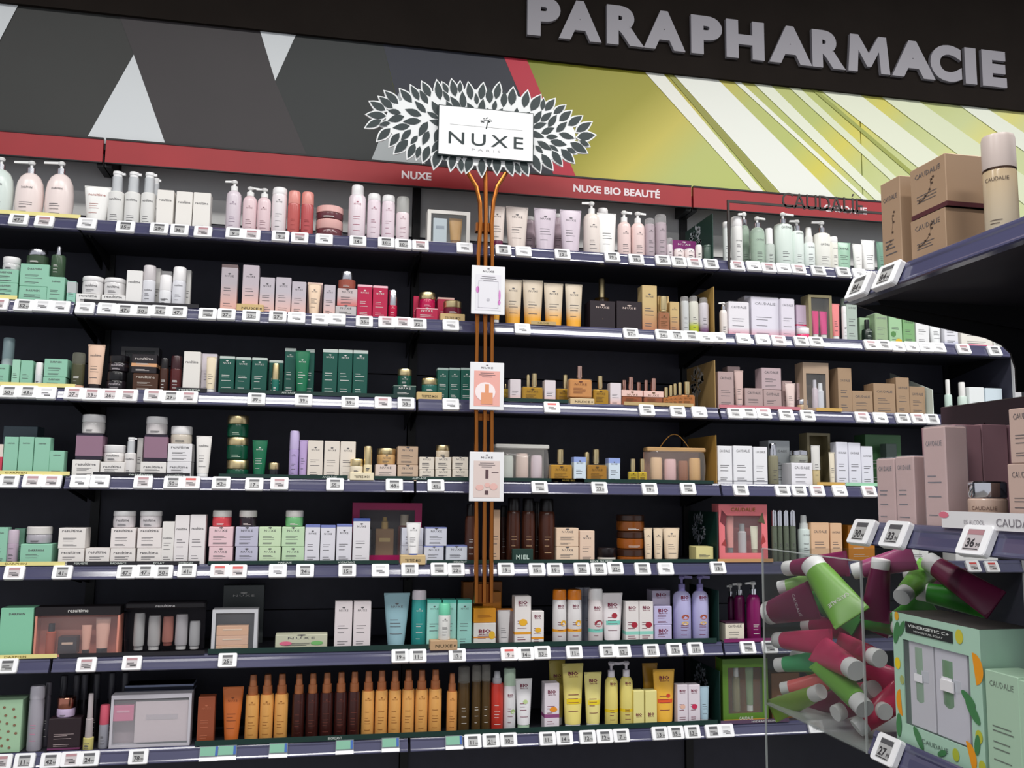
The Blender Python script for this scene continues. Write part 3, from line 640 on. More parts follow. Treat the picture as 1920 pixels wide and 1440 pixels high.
I(r, 'jar', 591, 643, 416, 'plum jar with pink lid, lower of two stacked', c=(104, 54, 62), cap=(232, 182, 176), cz=.52); I(r, 'jar', 592, 644, 391, 'plum jar with pink lid, upper of two stacked', c=(104, 54, 62), cap=(232, 182, 176), on=1, cz=.5)
I(r, 'lotion', 654, 687, 349, 'large white bottle with narrow white cap', c=(240, 226, 232), t='N', cz=.82, cw=.72, tc=(170, 90, 110))
I(r, 'lotion', 689, 714, 365, 'pinkish white capped toner bottle', c=(238, 222, 230), t='N', cz=.86, tc=(160, 100, 120)); I(r, 'lotion', 716, 741, 368, 'pinkish white capped toner bottle', c=(238, 222, 230), t='N', cz=.86, tc=(160, 100, 120))
I(r, 'lotion', 743, 768, 371, 'white mousse bottle with clear cap', c=(238, 222, 226), t='N', cz=.66, cap=(220, 220, 216), cal=.5, tc=(160, 100, 120))
I(r, 'gift', 801, 882, 395, 'white window box holding a gold tube', c=(226, 222, 216), fr=.1, items=(('b', .14, .46, .1, .78, (196, 206, 210), (150, 160, 170)), ('t', .52, .84, .08, .84, (196, 146, 66), (150, 104, 40))), bk=(200, 198, 194))
I(r, 'tube', 918, 949, 384, 'cream tube with plum cap behind poles', c=(226, 212, 204), cap=(108, 30, 72), ch=.2, t='N', bw=.8)
I(r, 'tube', 950, 993, 385, 'cream body lotion tube', c=(222, 208, 200), t='N', ch=.04, cap=(222, 208, 200))
I(r, 'tube', 1003, 1046, 388, 'lilac body lotion tube', c=(204, 190, 202), t='N', ch=.04, cap=(90, 50, 80)); I(r, 'tube', 1052, 1093, 391, 'lilac body lotion tube', c=(210, 196, 208), t='N', ch=.04, cap=(90, 50, 80))
for a, b_, y in ((978, 1004, 408), (1030, 1060, 404), (1120, 1140, 392)): I(r, 'lotion', a, b_, y, 'pale lilac bottle standing behind the tubes', c=(206, 184, 196), d=.11, cz=.9)
I(r, 'pump', 1094, 1124, 379, 'cream pump bottle with plum foot', c=(240, 228, 220), t='N', bh=.78, bands=((0, .05, (120, 40, 70)),))
I(r, 'tube', 1122, 1159, 397, 'white body tube with plum foot', c=WH, t=None, ch=.06, cap=(120, 40, 70), bw=.78)
I(r, 'pump', 1158, 1182, 396, 'slim blush pump bottle', c=(240, 214, 210), t='N', bh=.76, side=1); I(r, 'pump', 1183, 1208, 398, 'slim blush pump bottle', c=(240, 214, 210), t='N', bh=.76, side=1)
I(r, 'lotion', 1209, 1227, 411, 'clear lilac bottle with clear cap', c=(222, 206, 214), cz=.86, cal=.2, al=.5, liq=(226, 208, 214), t='N'); I(r, 'lotion', 1228, 1249, 404, 'clear lilac bottle with clear cap', c=(222, 206, 214), cz=.82, cal=.2, al=.5, liq=(226, 208, 214), t='N')
I(r, 'lotion', 1250, 1261, 447, 'tiny clear bottle', c=(226, 214, 218), cz=.7, cal=.2)
I(r, 'lotion', 1263, 1282, 468, 'short white deodorant stick', c=(240, 226, 224), cz=.9, t='N'); I(r, 'lotion', 1283, 1302, 468, 'short white deodorant stick', c=(240, 226, 224), cz=.9, t='N')
I(r, 'box', 1260, 1306, 451, 'plum carton behind the deodorant sticks', c=(122, 28, 104), t='N', tz=.8, d=.075, dep=.03)
I(r, 'lotion', 1304, 1316, 460, 'slim white stick beside dark card', c=(238, 232, 228), cz=.92); I(r, 'jar', 1318, 1336, 461, 'grey green tumbler beside dark card', c=(84, 104, 94), cap=(84, 104, 94), cz=.9, plain=1)
I(r, 'lotion', 1355, 1367, 417, 'slim white bottle left of metal frame', c=(236, 240, 238), cz=.86, d=.05)
I(r, 'lotion', 1371, 1391, 408, 'white capped bottle right of frame post', c=WH, cz=.80, t='C', tz=.6)
I(r, 'pump', 1386, 1404, 399, 'clear green pump bottle standing behind', c=(200, 222, 204), al=.5, liq=(206, 226, 208), collar=CHROME, d=.10, bh=.78)
I(r, 'pump', 1407, 1432, 407, 'clear green pump bottle with chrome collar', c=(206, 228, 210), al=.5, liq=(216, 234, 216), collar=CHROME, side=1, bh=.78, t='C')
I(r, 'lotion', 1433, 1451, 429, 'small clear bottle with white cap', c=(226, 236, 228), al=.5, liq=(230, 238, 232), cz=.6, cw=.7)
I(r, 'pump', 1450, 1483, 400, 'wide flat white pump bottle', c=(222, 234, 226), collar=CHROME, t='C', tz=.86, side=1, bh=.80, sh=.08); I(r, 'pump', 1483, 1505, 413, 'narrow white pump bottle with chrome collar', c=(228, 238, 232), collar=CHROME, t='C', tz=.88, bh=.78, sh=.08)
I(r, 'spray', 1506, 1526, 427, 'white foam bottle with white nozzle', c=(228, 236, 232), cap=WH, t='C', bh=.62)
I(r, 'pump', 1524, 1554, 416, 'broad white milk pump bottle', c=(240, 240, 232), collar=CHROME, t='C', bh=.76, sh=.1); I(r, 'lotion', 1555, 1570, 445, 'short cream capped bottle', c=(240, 238, 228), cz=.84, t='C')
I(r, 'tube', 1570, 1601, 452, 'sea green scrub tube', c=(152, 190, 166), bw=.8, cap=(206, 170, 120), ch=.08, t='C'); I(r, 'tube', 1602, 1621, 456, 'white tube with kraft foot', c=WH, cap=(206, 170, 120), ch=.1); I(r, 'tube', 1620, 1646, 448, 'tall plain white tube', c=(244, 244, 242), bw=.8); I(r, 'tube', 1647, 1664, 452, 'green tube half hidden by brown box', c=(120, 160, 140), bw=.8)
# --- second shelf
r = 'B'
I(r, 'box', -20, 30, 555, 'mint carton, lowest of three', c=MINT, t='D'); I(r, 'box', -18, 32, 530, 'mint carton, middle of three', c=MINT, t='D', on=1, tz=.7); I(r, 'box', -16, 34, 505, 'mint carton, topmost of three', c=MINT, t='D', on=1, tz=.7)
I(r, 'jar', 5, 38, 484, 'white lidded jar on mint cartons', c=(214, 214, 214), on=1, cz=.5)
I(r, 'box', 34, 87, 537, 'wide mint carton, lower one', c=MINT, t='D', tz=.7); I(r, 'box', 37, 92, 495, 'wide mint carton, upper one', c=MINT, t='D', on=1); I(r, 'jar', 50, 93, 470, 'dark green glass jar with silver lid', c=(72, 92, 72), al=.6, liq=(110, 130, 100), capm=SILV, on=1, cz=.62, cw=.86)
I(r, 'box', 88, 121, 519, 'mint carton under green bottle', c=MINT, t='D', tz=.8); I(r, 'lotion', 97, 124, 463, 'dark green bottle with silver neck', c=(76, 104, 80), al=.6, liq=(120, 136, 96), cz=.72, cw=.4, capm=SILV, on=1)
I(r, 'box', 125, 142, 527, 'small mint and silver carton', c=(150, 206, 186), bands=((.5, .97, (190, 196, 196)),))
I(r, 'box', 141, 187, 551, 'low white carton under jar', c=(240, 238, 236), t='R'); I(r, 'jar', 154, 195, 521, 'white jar on low white carton', c=(224, 222, 222), t='R', on=1, cz=.74)
I(r, 'box', 189, 234, 553, 'low white carton under jar', c=(240, 238, 236), t='R'); I(r, 'jar', 195, 236, 524, 'white jar on low white carton', c=(224, 222, 222), t='R', on=1, cz=.74)
I(r, 'box', 237, 267, 507, 'tall white carton beside white jars', c=(240, 238, 236), t='R', tz=.66, rows=(.08,)); I(r, 'lotion', 268, 293, 499, 'white serum bottle with grey cap', c=(226, 226, 232), t='R', cap=(210, 204, 206), cz=.66, tz=.62); I(r, 'box', 291, 301, 503, 'slim white carton behind serum bottle', c=OFF, d=.07)
I(r, 'lotion', 299, 323, 517, 'short white serum bottle', c=(236, 236, 238), t='R', cz=.55, tz=.5); I(r, 'lotion', 324, 350, 502, 'tall white serum bottle', c=(230, 230, 236), t='R', cz=.68, tz=.8); I(r, 'box', 349, 358, 506, 'slim white carton behind tall serum bottle', c=OFF, d=.07); I(r, 'box', 300, 322, 508, 'white carton behind short serum bottle', c=(214, 212, 212), d=.08)
I(r, 'box', 415, 446, 496, 'grey to peach carton with brown top', c=(186, 176, 182), c2=(236, 180, 164), top=(116, 98, 98), t='N'); I(r, 'box', 455, 486, 497, 'tallest grey to peach carton', c=(196, 184, 192), c2=(238, 186, 172), t='N')
for a, b_, y in ((487, 515, 520), (517, 546, 520), (547, 574, 528), (607, 629, 534)): I(r, 'box', a, b_, y, 'grey to peach carton', c=(196, 188, 196), c2=(236, 190, 178), t='N')
I(r, 'box', 576, 605, 530, 'taupe carton behind beige tube', c=(160, 134, 132), d=.055, dep=.02, top=(230, 200, 190)); I(r, 'tube', 577, 602, 531, 'beige tube before taupe carton', c=(236, 208, 180), t='N', d=.02, ch=.05, cap=(236, 208, 180), bw=.7)
I(r, 'box', 628, 668, 574, 'low grey carton, bottom of stack', c=(196, 190, 190), t='N'); I(r, 'box', 632, 670, 541, 'grey and rose carton, middle of stack', c=(206, 190, 190), c2=(214, 120, 116), t='N', on=1); I(r, 'jar', 634, 667, 511, 'rose brown jar with silver lid', c=(176, 96, 80), capm=SILV, on=1, cz=.56, cw=.7, al=.75, liq=(190, 110, 96))
I(r, 'box', 670, 698, 534, 'raspberry red carton', c=RDX, t='N', top=(240, 190, 200)); I(r, 'box', 699, 727, 536, 'raspberry red carton', c=RDX, t='N', top=(240, 190, 200)); I(r, 'lotion', 728, 745, 545, 'red serum bottle with silver cap', c=(190, 20, 66), capm=SILV, cz=.5, tc=(240, 180, 190), t='N')
I(r, 'box', 775, 785, 555, 'slim red carton behind jar', c=RDX, d=.08); I(r, 'box', 820, 852, 558, 'red carton standing behind jars', c=RDX, d=.09, top=(240, 200, 190)); I(r, 'box', 780, 821, 578, 'low red carton under jar', c=RDX, t='N', top=(240, 180, 190)); I(r, 'jar', 786, 816, 550, 'red jar with silver lid', c=(190, 22, 80), capm=GOLD, on=1, cz=.58, tc=(240, 170, 190))
I(r, 'sign', 825, 872, 588, 'kraft tester block under plum jar', c=(206, 178, 124), txt='TESTEZ-MOI', d=.004); I(r, 'jar', 831, 865, 566, 'plum glass jar with pale gold lid', c=(110, 26, 50), capm=GOLD, on=1, cz=.5, d=.01)
I(r, 'sign', 442, 494, 570, 'kraft block reading the brand name', c=(206, 178, 124), txt='NUXE', d=.0, dep=.02, h=.024)
I(r, 'tube', 922, 940, 524, 'gold ombre tube behind pole', c=(214, 196, 172), c2=(236, 170, 60), t=None, g0=.15, g1=.5)
for a, b_, y in ((947, 981, 522), (982, 1021, 523), (1022, 1059, 529), (1062, 1095, 531)): I(r, 'tube', a, b_, y, 'cream to gold ombre tube', c=(216, 200, 178), c2=(240, 172, 56), t='N', g0=.15, g1=.45, ch=.03, cap=(236, 170, 60), bw=.78)
I(r, 'box', 1106, 1154, 564, 'black square carton with gold square', c=(40, 30, 36), t='N', tz=.74, tc=(222, 200, 190), plain=1, blob=((0, .38, .01, .01, (200, 170, 120)),), bands=()); I(r, 'box', 1156, 1204, 565, 'black square carton with gold square', c=(40, 30, 36), t='N', tz=.74, tc=(222, 200, 190), plain=1)
I(r, 'lotion', 1114, 1142, 523, 'dark perfume bottle behind black cartons', c=(70, 50, 16), al=.7, liq=(90, 64, 20), cz=.66, cw=.4, capm=GOLD, d=.10)
I(r, 'box', 1204, 1232, 535, 'tall gold kraft carton', c=(206, 180, 128), c2=(190, 130, 96), t='N'); I(r, 'box', 1233, 1255, 555, 'gold kraft carton behind perfume tester', c=(200, 172, 120), c2=(180, 124, 92), d=.05, t='N'); I(r, 'box', 1256, 1274, 566, 'gold kraft carton right of tester', c=(204, 176, 124), c2=(180, 124, 92), t='N')
I(r, 'oil', 1235, 1256, 555, 'perfume tester bottle with gold cap', c=(170, 110, 76), bz=.58, capw=.7, d=.012)
I(r, 'lotion', 1276, 1291, 557, 'grey frosted spray bottle', c=(206, 208, 208), cz=.88, cal=.2); I(r, 'lotion', 1291, 1309, 556, 'clear bottle with yellow liquid', c=(214, 212, 200), c2=(196, 206, 60), cz=.86, cal=.2, cw=.8, g0=.25, g1=.4); I(r, 'lotion', 1310, 1328, 559, 'clear bottle with violet liquid', c=(206, 200, 206), c2=(130, 90, 130), cz=.86, cal=.2, cw=.8, g0=.15, g1=.35)
I(r, 'pump', 1349, 1363, 567, 'small silver topped pump bottle', c=(236, 228, 224), collar=CHROME)
I(r, 'case', 1366, 1406, 565, 'wrapped white carton with pink foot, front one', c=(240, 236, 240), c2=(226, 120, 150), t='C'); I(r, 'case', 1396, 1428, 554, 'wrapped white carton standing behind', c=(236, 232, 240), t='C', d=.10); I(r, 'case', 1408, 1462, 556, 'wide wrapped white gift carton', c=(234, 230, 240), c2=(230, 150, 170), t='C', d=.04); I(r, 'case', 1464, 1491, 559, 'narrow wrapped white carton', c=(232, 226, 236), c2=(230, 140, 164), t='C')
I(r, 'box', 1493, 1514, 572, 'lilac carton above pink jar', c=(196, 176, 196), bands=((.42, .46, (206, 40, 90)),), d=.05); I(r, 'jar', 1494, 1517, 616, 'white and pink tub', c=(230, 70, 120), cap=(242, 236, 238), cz=.5)
I(r, 'gift', 1516, 1560, 553, 'olive card gift set with pink tubes', c=(150, 140, 106), bk=(140, 130, 96), fr=.06, items=(('t', .2, .50, .06, .66, (226, 40, 120), (240, 236, 230)), ('t', .54, .88, .06, .66, (222, 50, 130), (240, 236, 230))), d=.03)
I(r, 'tube', 1561, 1577, 569, 'salmon tube with white cap', c=(236, 140, 140), cap=WH, ch=.14); I(r, 'lotion', 1578, 1587, 575, 'thin white stick', c=(236, 236, 236), cz=.8); I(r, 'box', 1587, 1607, 557, 'tall grey green carton', c=(176, 190, 180), t='C')
I(r, 'box', 1612, 1640, 596, 'pale green carton behind dark dropper bottle', c=(166, 196, 160), d=.06); I(r, 'lotion', 1617, 1634, 600, 'dark green dropper bottle', c=(20, 36, 28), cap=(24, 26, 26), cz=.6, cw=.5, tc=(220, 230, 220), t='C')
I(r, 'case', 1641, 1665, 587, 'green window carton with white tube', c=(150, 180, 130), t='C'); I(r, 'box', 1667, 1691, 583, 'mint carton printed with oranges', c=(166, 204, 160), blob=((.25, .85, .3, .2, (240, 160, 40)), (-.2, .3, .2, .2, (90, 140, 80)), (.2, .1, .25, .15, (230, 190, 40)))); I(r, 'box', 1693, 1715, 592, 'leaf green carton', c=(130, 176, 120), t='C'); I(r, 'box', 1717, 1742, 590, 'tall white carton beside leaf green one', c=(240, 240, 240), t='C')
I(r, 'tube', 1746, 1768, 596, 'small white tube beside lilac carton', c=(238, 240, 240), t='C'); I(r, 'box', 1770, 1796, 592, 'white and lilac carton', c=(234, 234, 240), c2=(180, 184, 220), g0=.02, g1=.2, t='C'); I(r, 'box', 1801, 1860, 590, 'large cream carton with pink foot', c=(240, 236, 226), bands=((0, .1, (226, 60, 120)),), t='C'); I(r, 'box', 1862, 1880, 596, 'white carton by end panel', c=(236, 238, 232))
# --- third shelf
r = 'C'
I(r, 'box', -14, 16, 683, 'mint carton at left frame edge', c=MINT, t='D', tz=.8); I(r, 'lotion', 5, 28, 634, 'pale blue mist bottle', c=(196, 214, 214), cap=(176, 200, 204), cz=.6, d=.09, t='D'); I(r, 'box', 22, 37, 674, 'narrow pale mint carton', c=(168, 216, 190)); I(r, 'box', 38, 61, 676, 'narrow bright mint carton', c=MINT); I(r, 'lotion', 66, 81, 680, 'small white bottle between mint cartons', c=(216, 220, 222), cz=.55)
I(r, 'box', 79, 122, 707, 'wide mint carton, lower one', c=MINT, t='D'); I(r, 'box', 82, 126, 673, 'wide mint carton, upper one', c=MINT, t='D', on=1, tz=.78)
I(r, 'lotion', 135, 160, 662, 'olive glass foundation bottle with clear cap', c=(92, 92, 66), cz=.70, al=.75, liq=(110, 104, 80), cal=.15, cap=(200, 200, 180), bands=((0, .13, (226, 176, 146)),)); I(r, 'tube', 162, 195, 645, 'beige pink foundation tube with black foot', c=(232, 196, 172), cap=(30, 24, 28), ch=.14, t='R', bw=.74)
I(r, 'jar', 199, 238, 698, 'black glossy jar, lower one', c=DRK, cap=(20, 18, 22), tc=(190, 180, 186), t='R'); I(r, 'jar', 203, 243, 668, 'black glossy jar, upper one', c=DRK, cap=(20, 18, 22), on=1, tc=(190, 180, 186), t='R')
I(r, 'box', 248, 296, 700, 'amber brown tinted carton', c=(74, 44, 26), t='R', tc=(200, 190, 180)); I(r, 'box', 246, 294, 664, 'black makeup carton with peach stripe', c=(36, 30, 34), bands=((.34, .52, (222, 166, 120)),), on=1, t='R', tz=.7, tc=(210, 200, 196)); I(r, 'gift', 226, 298, 651, 'grey clear fronted box standing behind', c=(70, 68, 70), fr=.08, d=.12)
I(r, 'lotion', 300, 317, 672, 'brown foundation bottle', c=(72, 44, 34), cap=(30, 26, 28), cz=.7); I(r, 'lotion', 320, 342, 668, 'reddish brown foundation bottle', c=(86, 34, 34), cap=(60, 30, 34), cz=.65)
I(r, 'box', 344, 376, 659, 'white carton beside lilac one', c=(236, 232, 226), t='R', tz=.72, rows=(.1, .06)); I(r, 'box', 378, 407, 663, 'lilac white carton behind cream tube', c=(222, 214, 222), d=.05); I(r, 'tube', 386, 405, 668, 'slim cream tube with white cap', c=(236, 220, 192), cap=WH, d=.012, bw=.8)
for a, b_, y in ((411, 440, 668), (442, 470, 670), (472, 501, 671)): I(r, 'box', a, b_, y, 'dark green carton with white lid', c=DGR, t='N', top=(196, 206, 200), tz=.8)
I(r, 'box', 504, 531, 676, 'green carton behind serum bottle', c=DGR, d=.05, top=(196, 206, 200)); I(r, 'lotion', 510, 524, 682, 'green serum bottle with gold cap', c=(30, 110, 96), capm=GOLD, cz=.5, d=.015)
I(r, 'box', 534, 555, 653, 'tall dark green carton, left of tube', c=DGR, t='N', top=(196, 206, 200), tz=.82, d=.04); I(r, 'box', 573, 590, 655, 'tall dark green carton, right of tube', c=DGR, top=(196, 206, 200), d=.04); I(r, 'tube', 553, 581, 657, 'emerald green tube with gold cap', c=(20, 110, 74), capm=GOLD, ch=.1, t='N', bw=.72, d=.008)
for a, b_, y in ((605, 633, 655), (634, 661, 656), (662, 690, 657)): I(r, 'box', a, b_, y, 'tall dark green carton, right trio', c=DGR, t='N', top=(196, 206, 200), tz=.82)
I(r, 'box', 737, 780, 723, 'low dark green carton', c=(20, 56, 52), t='N', top=(120, 140, 130)); I(r, 'jar', 745, 772, 693, 'green jar with pale gold lid on carton', c=(20, 74, 60), capm=GOLD, cz=.62, on=1, t='N')
I(r, 'sign', 781, 829, 735, 'kraft tester block under green jar', c=(206, 178, 124), txt='TESTEZ-MOI', d=.0); I(r, 'jar', 790, 820, 710, 'green jar with pale gold lid on block', c=(40, 100, 90), capm=GOLD, cz=.55, on=1, d=.005)
for a, b_ in ((820, 841), (842, 863), (864, 886)): I(r, 'box', a, b_, 690, 'dark green carton beside show card', c=DGR, t='N', top=(160, 176, 170))
I(r, 'oil', 942, 955, 720, 'yellow oil bottle behind white carton', c=(180, 150, 30), bz=.8, d=.06); I(r, 'box', 956, 977, 711, 'white carton with peach foot', c=(226, 216, 220), c2=(240, 190, 176), g0=.05, g1=.4)
I(r, 'oil', 979, 1019, 699, 'golden oil bottle with gold cap', c=AMB, bz=.56, capx=.12, capw=.26); I(r, 'lotion', 986, 994, 703, 'small gold capped vial standing behind', c=(170, 130, 50), capm=GOLD, cz=.5, d=.08)
I(r, 'box', 1021, 1042, 713, 'white carton with peach foot', c=(226, 216, 220), c2=(240, 190, 176), g0=.05, g1=.4); I(r, 'oil', 1043, 1072, 702, 'golden oil bottle with gold cap', c=AMB, bz=.56, capx=.14, capw=.3, d=.05)
I(r, 'sign', 1069, 1115, 747, 'kraft block under large oil bottle', c=(214, 190, 150), txt='NUXE', d=-.002, dep=.034); I(r, 'oil', 1067, 1111, 685, 'large peach oil tester bottle on block', c=(214, 150, 90), bz=.60, capw=.24, on=1, d=.0, tc=(110, 60, 40), capm=MET((226, 186, 170), .2))
I(r, 'oil', 1112, 1142, 704, 'golden oil bottle with gold cap', c=AMB, bz=.56, capx=.0, capw=.32); I(r, 'box', 1144, 1165, 718, 'white carton with peach foot', c=(226, 216, 220), c2=(240, 190, 176), g0=.05, g1=.4)
RG = MET((226, 176, 160), .25)
I(r, 'oil', 1166, 1205, 706, 'copper oil bottle with pink collar', c=(164, 90, 56), bz=.56, lab=(238, 200, 190), capw=.24, capm=RG); I(r, 'oil', 1207, 1244, 708, 'copper oil bottle with pink collar', c=(164, 90, 56), bz=.56, lab=(238, 200, 190), capw=.26, capm=RG, capx=.08)
for a, b_, y in ((1167, 1176, 712), (1194, 1203, 716), (1209, 1216, 712)): I(r, 'oil', a-4, b_+4, y, 'small pink capped vial standing behind', c=(164, 90, 56), bz=.5, capw=.5, capm=RG, d=.075)
for k, (a, b_, y) in enumerate(((1244, 1256, 726), (1253, 1264, 722), (1261, 1272, 719), (1270, 1282, 717), (1277, 1304, 715))): I(r, 'oil', a, b_, y, 'little amber oil bottle with gold cap', c=(186, 112, 50), bz=.52, capw=.55 if k < 4 else .42, d=.02+.0*k)
I(r, 'box', 1346, 1376, 697, 'rosy taupe carton at bay start', c=TAUP, t='C', tz=.8); I(r, 'box', 1364, 1388, 687, 'taller rosy taupe carton standing behind', c=TAUP, d=.08); I(r, 'tube', 1379, 1396, 694, 'rosy tube with silver cap', c=(206, 178, 172), capm=SILV, ch=.14)
I(r, 'box', 1397, 1431, 728, 'low rosy carton, left of pair', c=TAUP, t='C'); I(r, 'box', 1432, 1466, 731, 'low rosy carton, right of pair', c=TAUP, t='C'); I(r, 'box', 1428, 1465, 690, 'rosy cube carton on low pair', c=(190, 168, 172), t='C', on=1, dep=.05)
I(r, 'box', 1467, 1486, 714, 'rosy carton behind small tube', c=TAUP, d=.055); I(r, 'tube', 1475, 1494, 718, 'pale rose tube with silver cap', c=(226, 204, 198), capm=SILV, ch=.16); I(r, 'box', 1495, 1503, 718, 'sliver of rosy carton', c=TAUP, d=.05); I(r, 'jar', 1495, 1514, 750, 'small kraft jar with silver lid', c=(206, 176, 140), capm=SILV, cz=.6)
I(r, 'gift', 1505, 1554, 680, 'kraft window set with white bottles', c=(176, 152, 130), bk=(140, 116, 92), topf=.22, items=(('l', .42, .62, .05, .66, (206, 190, 196), (220, 214, 220)), ('l', .62, .88, .05, .6, (222, 222, 226), (236, 236, 236))))
for a, b_, y in ((1571, 1597, 690), (1598, 1637, 733), (1638, 1679, 719), (1680, 1705, 708), (1706, 1735, 725)): I(r, 'box', a, b_, y, 'brown kraft carton', c=BRN, t='C', tz=.7, dep=.06)
I(r, 'lotion', 1771, 1783, 712, 'small white nozzle bottle by divider', c=(206, 226, 216), cap=WH, cz=.6, cw=.6); I(r, 'lotion', 1796, 1811, 717, 'small white capped bottle further right', c=(210, 226, 216), cap=WH, cz=.6, cw=.7); I(r, 'box', 1818, 1846, 726, 'low white carton near end panel', c=(236, 240, 240)); I(r, 'box', 1848, 1880, 728, 'low pale blue carton near end panel', c=(214, 228, 236))
# --- fourth shelf
r = 'D'
I(r, 'box', 5, 70, 799, 'grey blue carton standing behind', c=(84, 100, 110), d=.13)
for a, b_, y in ((7, 34, 819), (35, 63, 819), (64, 94, 820)): I(r, 'box', a, b_, y, 'tall mint carton', c=MINT, t='D', tz=.82, rows=(.12,))
I(r, 'box', 92, 120, 845, 'short mint carton', c=MINT, t='D', tz=.8, rows=(.2,)); I(r, 'box', -14, 5, 833, 'cream carton with red print at edge', c=(236, 220, 210), bands=((.1, .6, (206, 70, 90)),))
FOIL = dict(c=(44, 36, 52), bands=((.14, .92, (150, 116, 136)),), ro=.12)
I(r, 'box', 134, 186, 862, 'white carton under foil box', c=(240, 236, 232), t='R', tz=.66); I(r, 'box', 142, 192, 813, 'black and mauve foil box', on=1, plain=1, **FOIL); I(r, 'jar', 154, 198, 778, 'white jar on top of foil box', c=(226, 222, 220), on=1, cz=.6)
I(r, 'box', 187, 233, 866, 'low white carton under white jar', c=(240, 236, 232), t='R', tz=.6); I(r, 'jar', 194, 236, 835, 'white jar on low white carton', c=(230, 226, 224), on=1, t='R', cz=.55)
I(r, 'airless', 235, 257, 820, 'white serum bottle between jars', c=(238, 234, 232), t='R', cz=.6); I(r, 'box', 257, 268, 821, 'slim white carton behind serum bottle', c=OFF, d=.06)
I(r, 'box', 262, 311, 866, 'white carton under foil box', c=(240, 236, 232), t='R', tz=.6); I(r, 'box', 270, 314, 815, 'black and mauve foil box', on=1, plain=1, **FOIL); I(r, 'jar', 274, 315, 782, 'white jar on top of foil box', c=(222, 216, 216), on=1, cz=.6)
I(r, 'box', 312, 358, 866, 'white carton, lower of two', c=(236, 234, 236), t='R', tz=.6); I(r, 'box', 314, 360, 832, 'white carton, upper of two', c=(236, 234, 236), t='R', on=1); I(r, 'jar', 320, 361, 800, 'cream jar with white lid on cartons', c=(206, 196, 182), on=1, cz=.54)
I(r, 'tube', 366, 396, 817, 'white tube standing on its cap', c=(236, 232, 228), t='R', ch=.12, bw=.74, d=.01)
I(r, 'jar', 424, 467, 863, 'green jar with gold lid, lowest', c=(14, 76, 54), capm=GOLD, cz=.52, tc=(200, 220, 200)); I(r, 'jar', 425, 466, 821, 'green jar with gold lid, middle', c=(14, 76, 54), capm=GOLD, cz=.66, on=1, tc=(200, 220, 200)); I(r, 'jar', 426, 467, 780, 'green jar with gold lid, topmost', c=(14, 76, 54), capm=GOLD, cz=.62, on=1, tc=(200, 220, 200))
I(r, 'tube', 472, 501, 825, 'emerald green tube beside jars', c=(12, 104, 70), cap=(16, 80, 60), t='N'); I(r, 'jar', 503, 523, 868, 'small dark jar with gold lid', c=(30, 30, 34), capm=GOLD, cz=.6)
I(r, 'lotion', 543, 562, 808, 'tall lilac spray bottle', c=(186, 166, 214), cap=(200, 184, 224), cz=.62, t='N'); I(r, 'tube', 561, 577, 825, 'slim lilac tube', c=(186, 162, 208), cap=WH, t=None, bw=.85)
for a, b_, y in ((577, 606, 826), (608, 637, 827), (638, 667, 828)): I(r, 'box', a, b_, y, 'cream white carton with grey print', c=(232, 222, 210), t='N', tz=.74)
I(r, 'sign', 655, 701, 886, 'cream tester block', c=(238, 226, 196), txt='TESTEZ-MOI', d=-.004, dep=.034); I(r, 'lotion', 682, 698, 837, 'slim gold serum tester', c=(236, 220, 180), capm=GOLD, cz=.3, on=1, d=.0); LAST['z'] = RZ['D']+SHELFTOP+.022; I(r, 'jar', 656, 681, 861, 'pearl jar with gold lid on tester block', c=(232, 220, 196), capm=GOLD, cz=.5, on=1, d=.0)
I(r, 'box', 703, 743, 871, 'low pearl carton under gold lidded jar', c=(226, 208, 198), t='N'); I(r, 'jar', 706, 742, 841, 'tan jar with gold lid', c=(206, 166, 112), capm=GOLD, cz=.62, on=1, t='N')
I(r, 'box', 745, 784, 872, 'tan carton, lower of two', c=(206, 180, 156), t='N'); I(r, 'box', 745, 784, 837, 'tan carton, upper of two', c=(196, 168, 142), t='N', on=1)
for k, (a, b_) in enumerate(((786, 814), (816, 846), (848, 878))):
    I(r, 'box', a, b_, 881, 'low cream carton, bottom layer', c=(232, 222, 208), t='N')
    I(r, 'box', a, b_, 857, 'low cream carton, top layer', c=(232, 222, 208), t='N', on=1)
    if k == 1: I(r, 'jar', 817, 843, 835, 'small pearl jar with gold lid', c=(226, 210, 186), capm=GOLD, cz=.55, on=1)
I(r, 'pouch', 930, 1033, 834, 'clear gift pouch with white zip top', c=(206, 204, 198), bk=(196, 196, 186), items=(('t', .12, .36, .05, .72, (206, 214, 206), WH), ('t', .40, .64, .05, .78, (226, 204, 192), WH), ('t', .68, .90, .05, .74, (222, 206, 214), WH)), dep=.08)
I(r, 'oil', 1032, 1074, 842, 'amber oil bottle with gold cap', c=(196, 146, 50), bz=.56, capw=.28); I(r, 'box', 1076, 1099, 857, 'pale blue white carton', c=(214, 228, 240), c2=(224, 236, 244), t='N', bands=((.8, 1, (150, 170, 226)),)); I(r, 'oil', 1101, 1139, 842, 'amber oil bottle with gold cap', c=(180, 130, 50), bz=.56, capw=.3)
I(r, 'box', 1141, 1163, 859, 'pale blue white carton', c=(214, 228, 240), t='N', bands=((.8, 1, (150, 170, 226)),)); I(r, 'lotion', 1094, 1106, 848, 'gold capped vial behind oil bottles', c=(150, 110, 50), capm=GOLD, cz=.5, d=.09)
I(r, 'oil', 1179, 1197, 860, 'yellow oil vial with gold cap', c=(196, 170, 40), bz=.5, capw=.5); I(r, 'oil', 1197, 1214, 860, 'yellow oil vial with gold cap', c=(206, 176, 46), bz=.5, capw=.5)
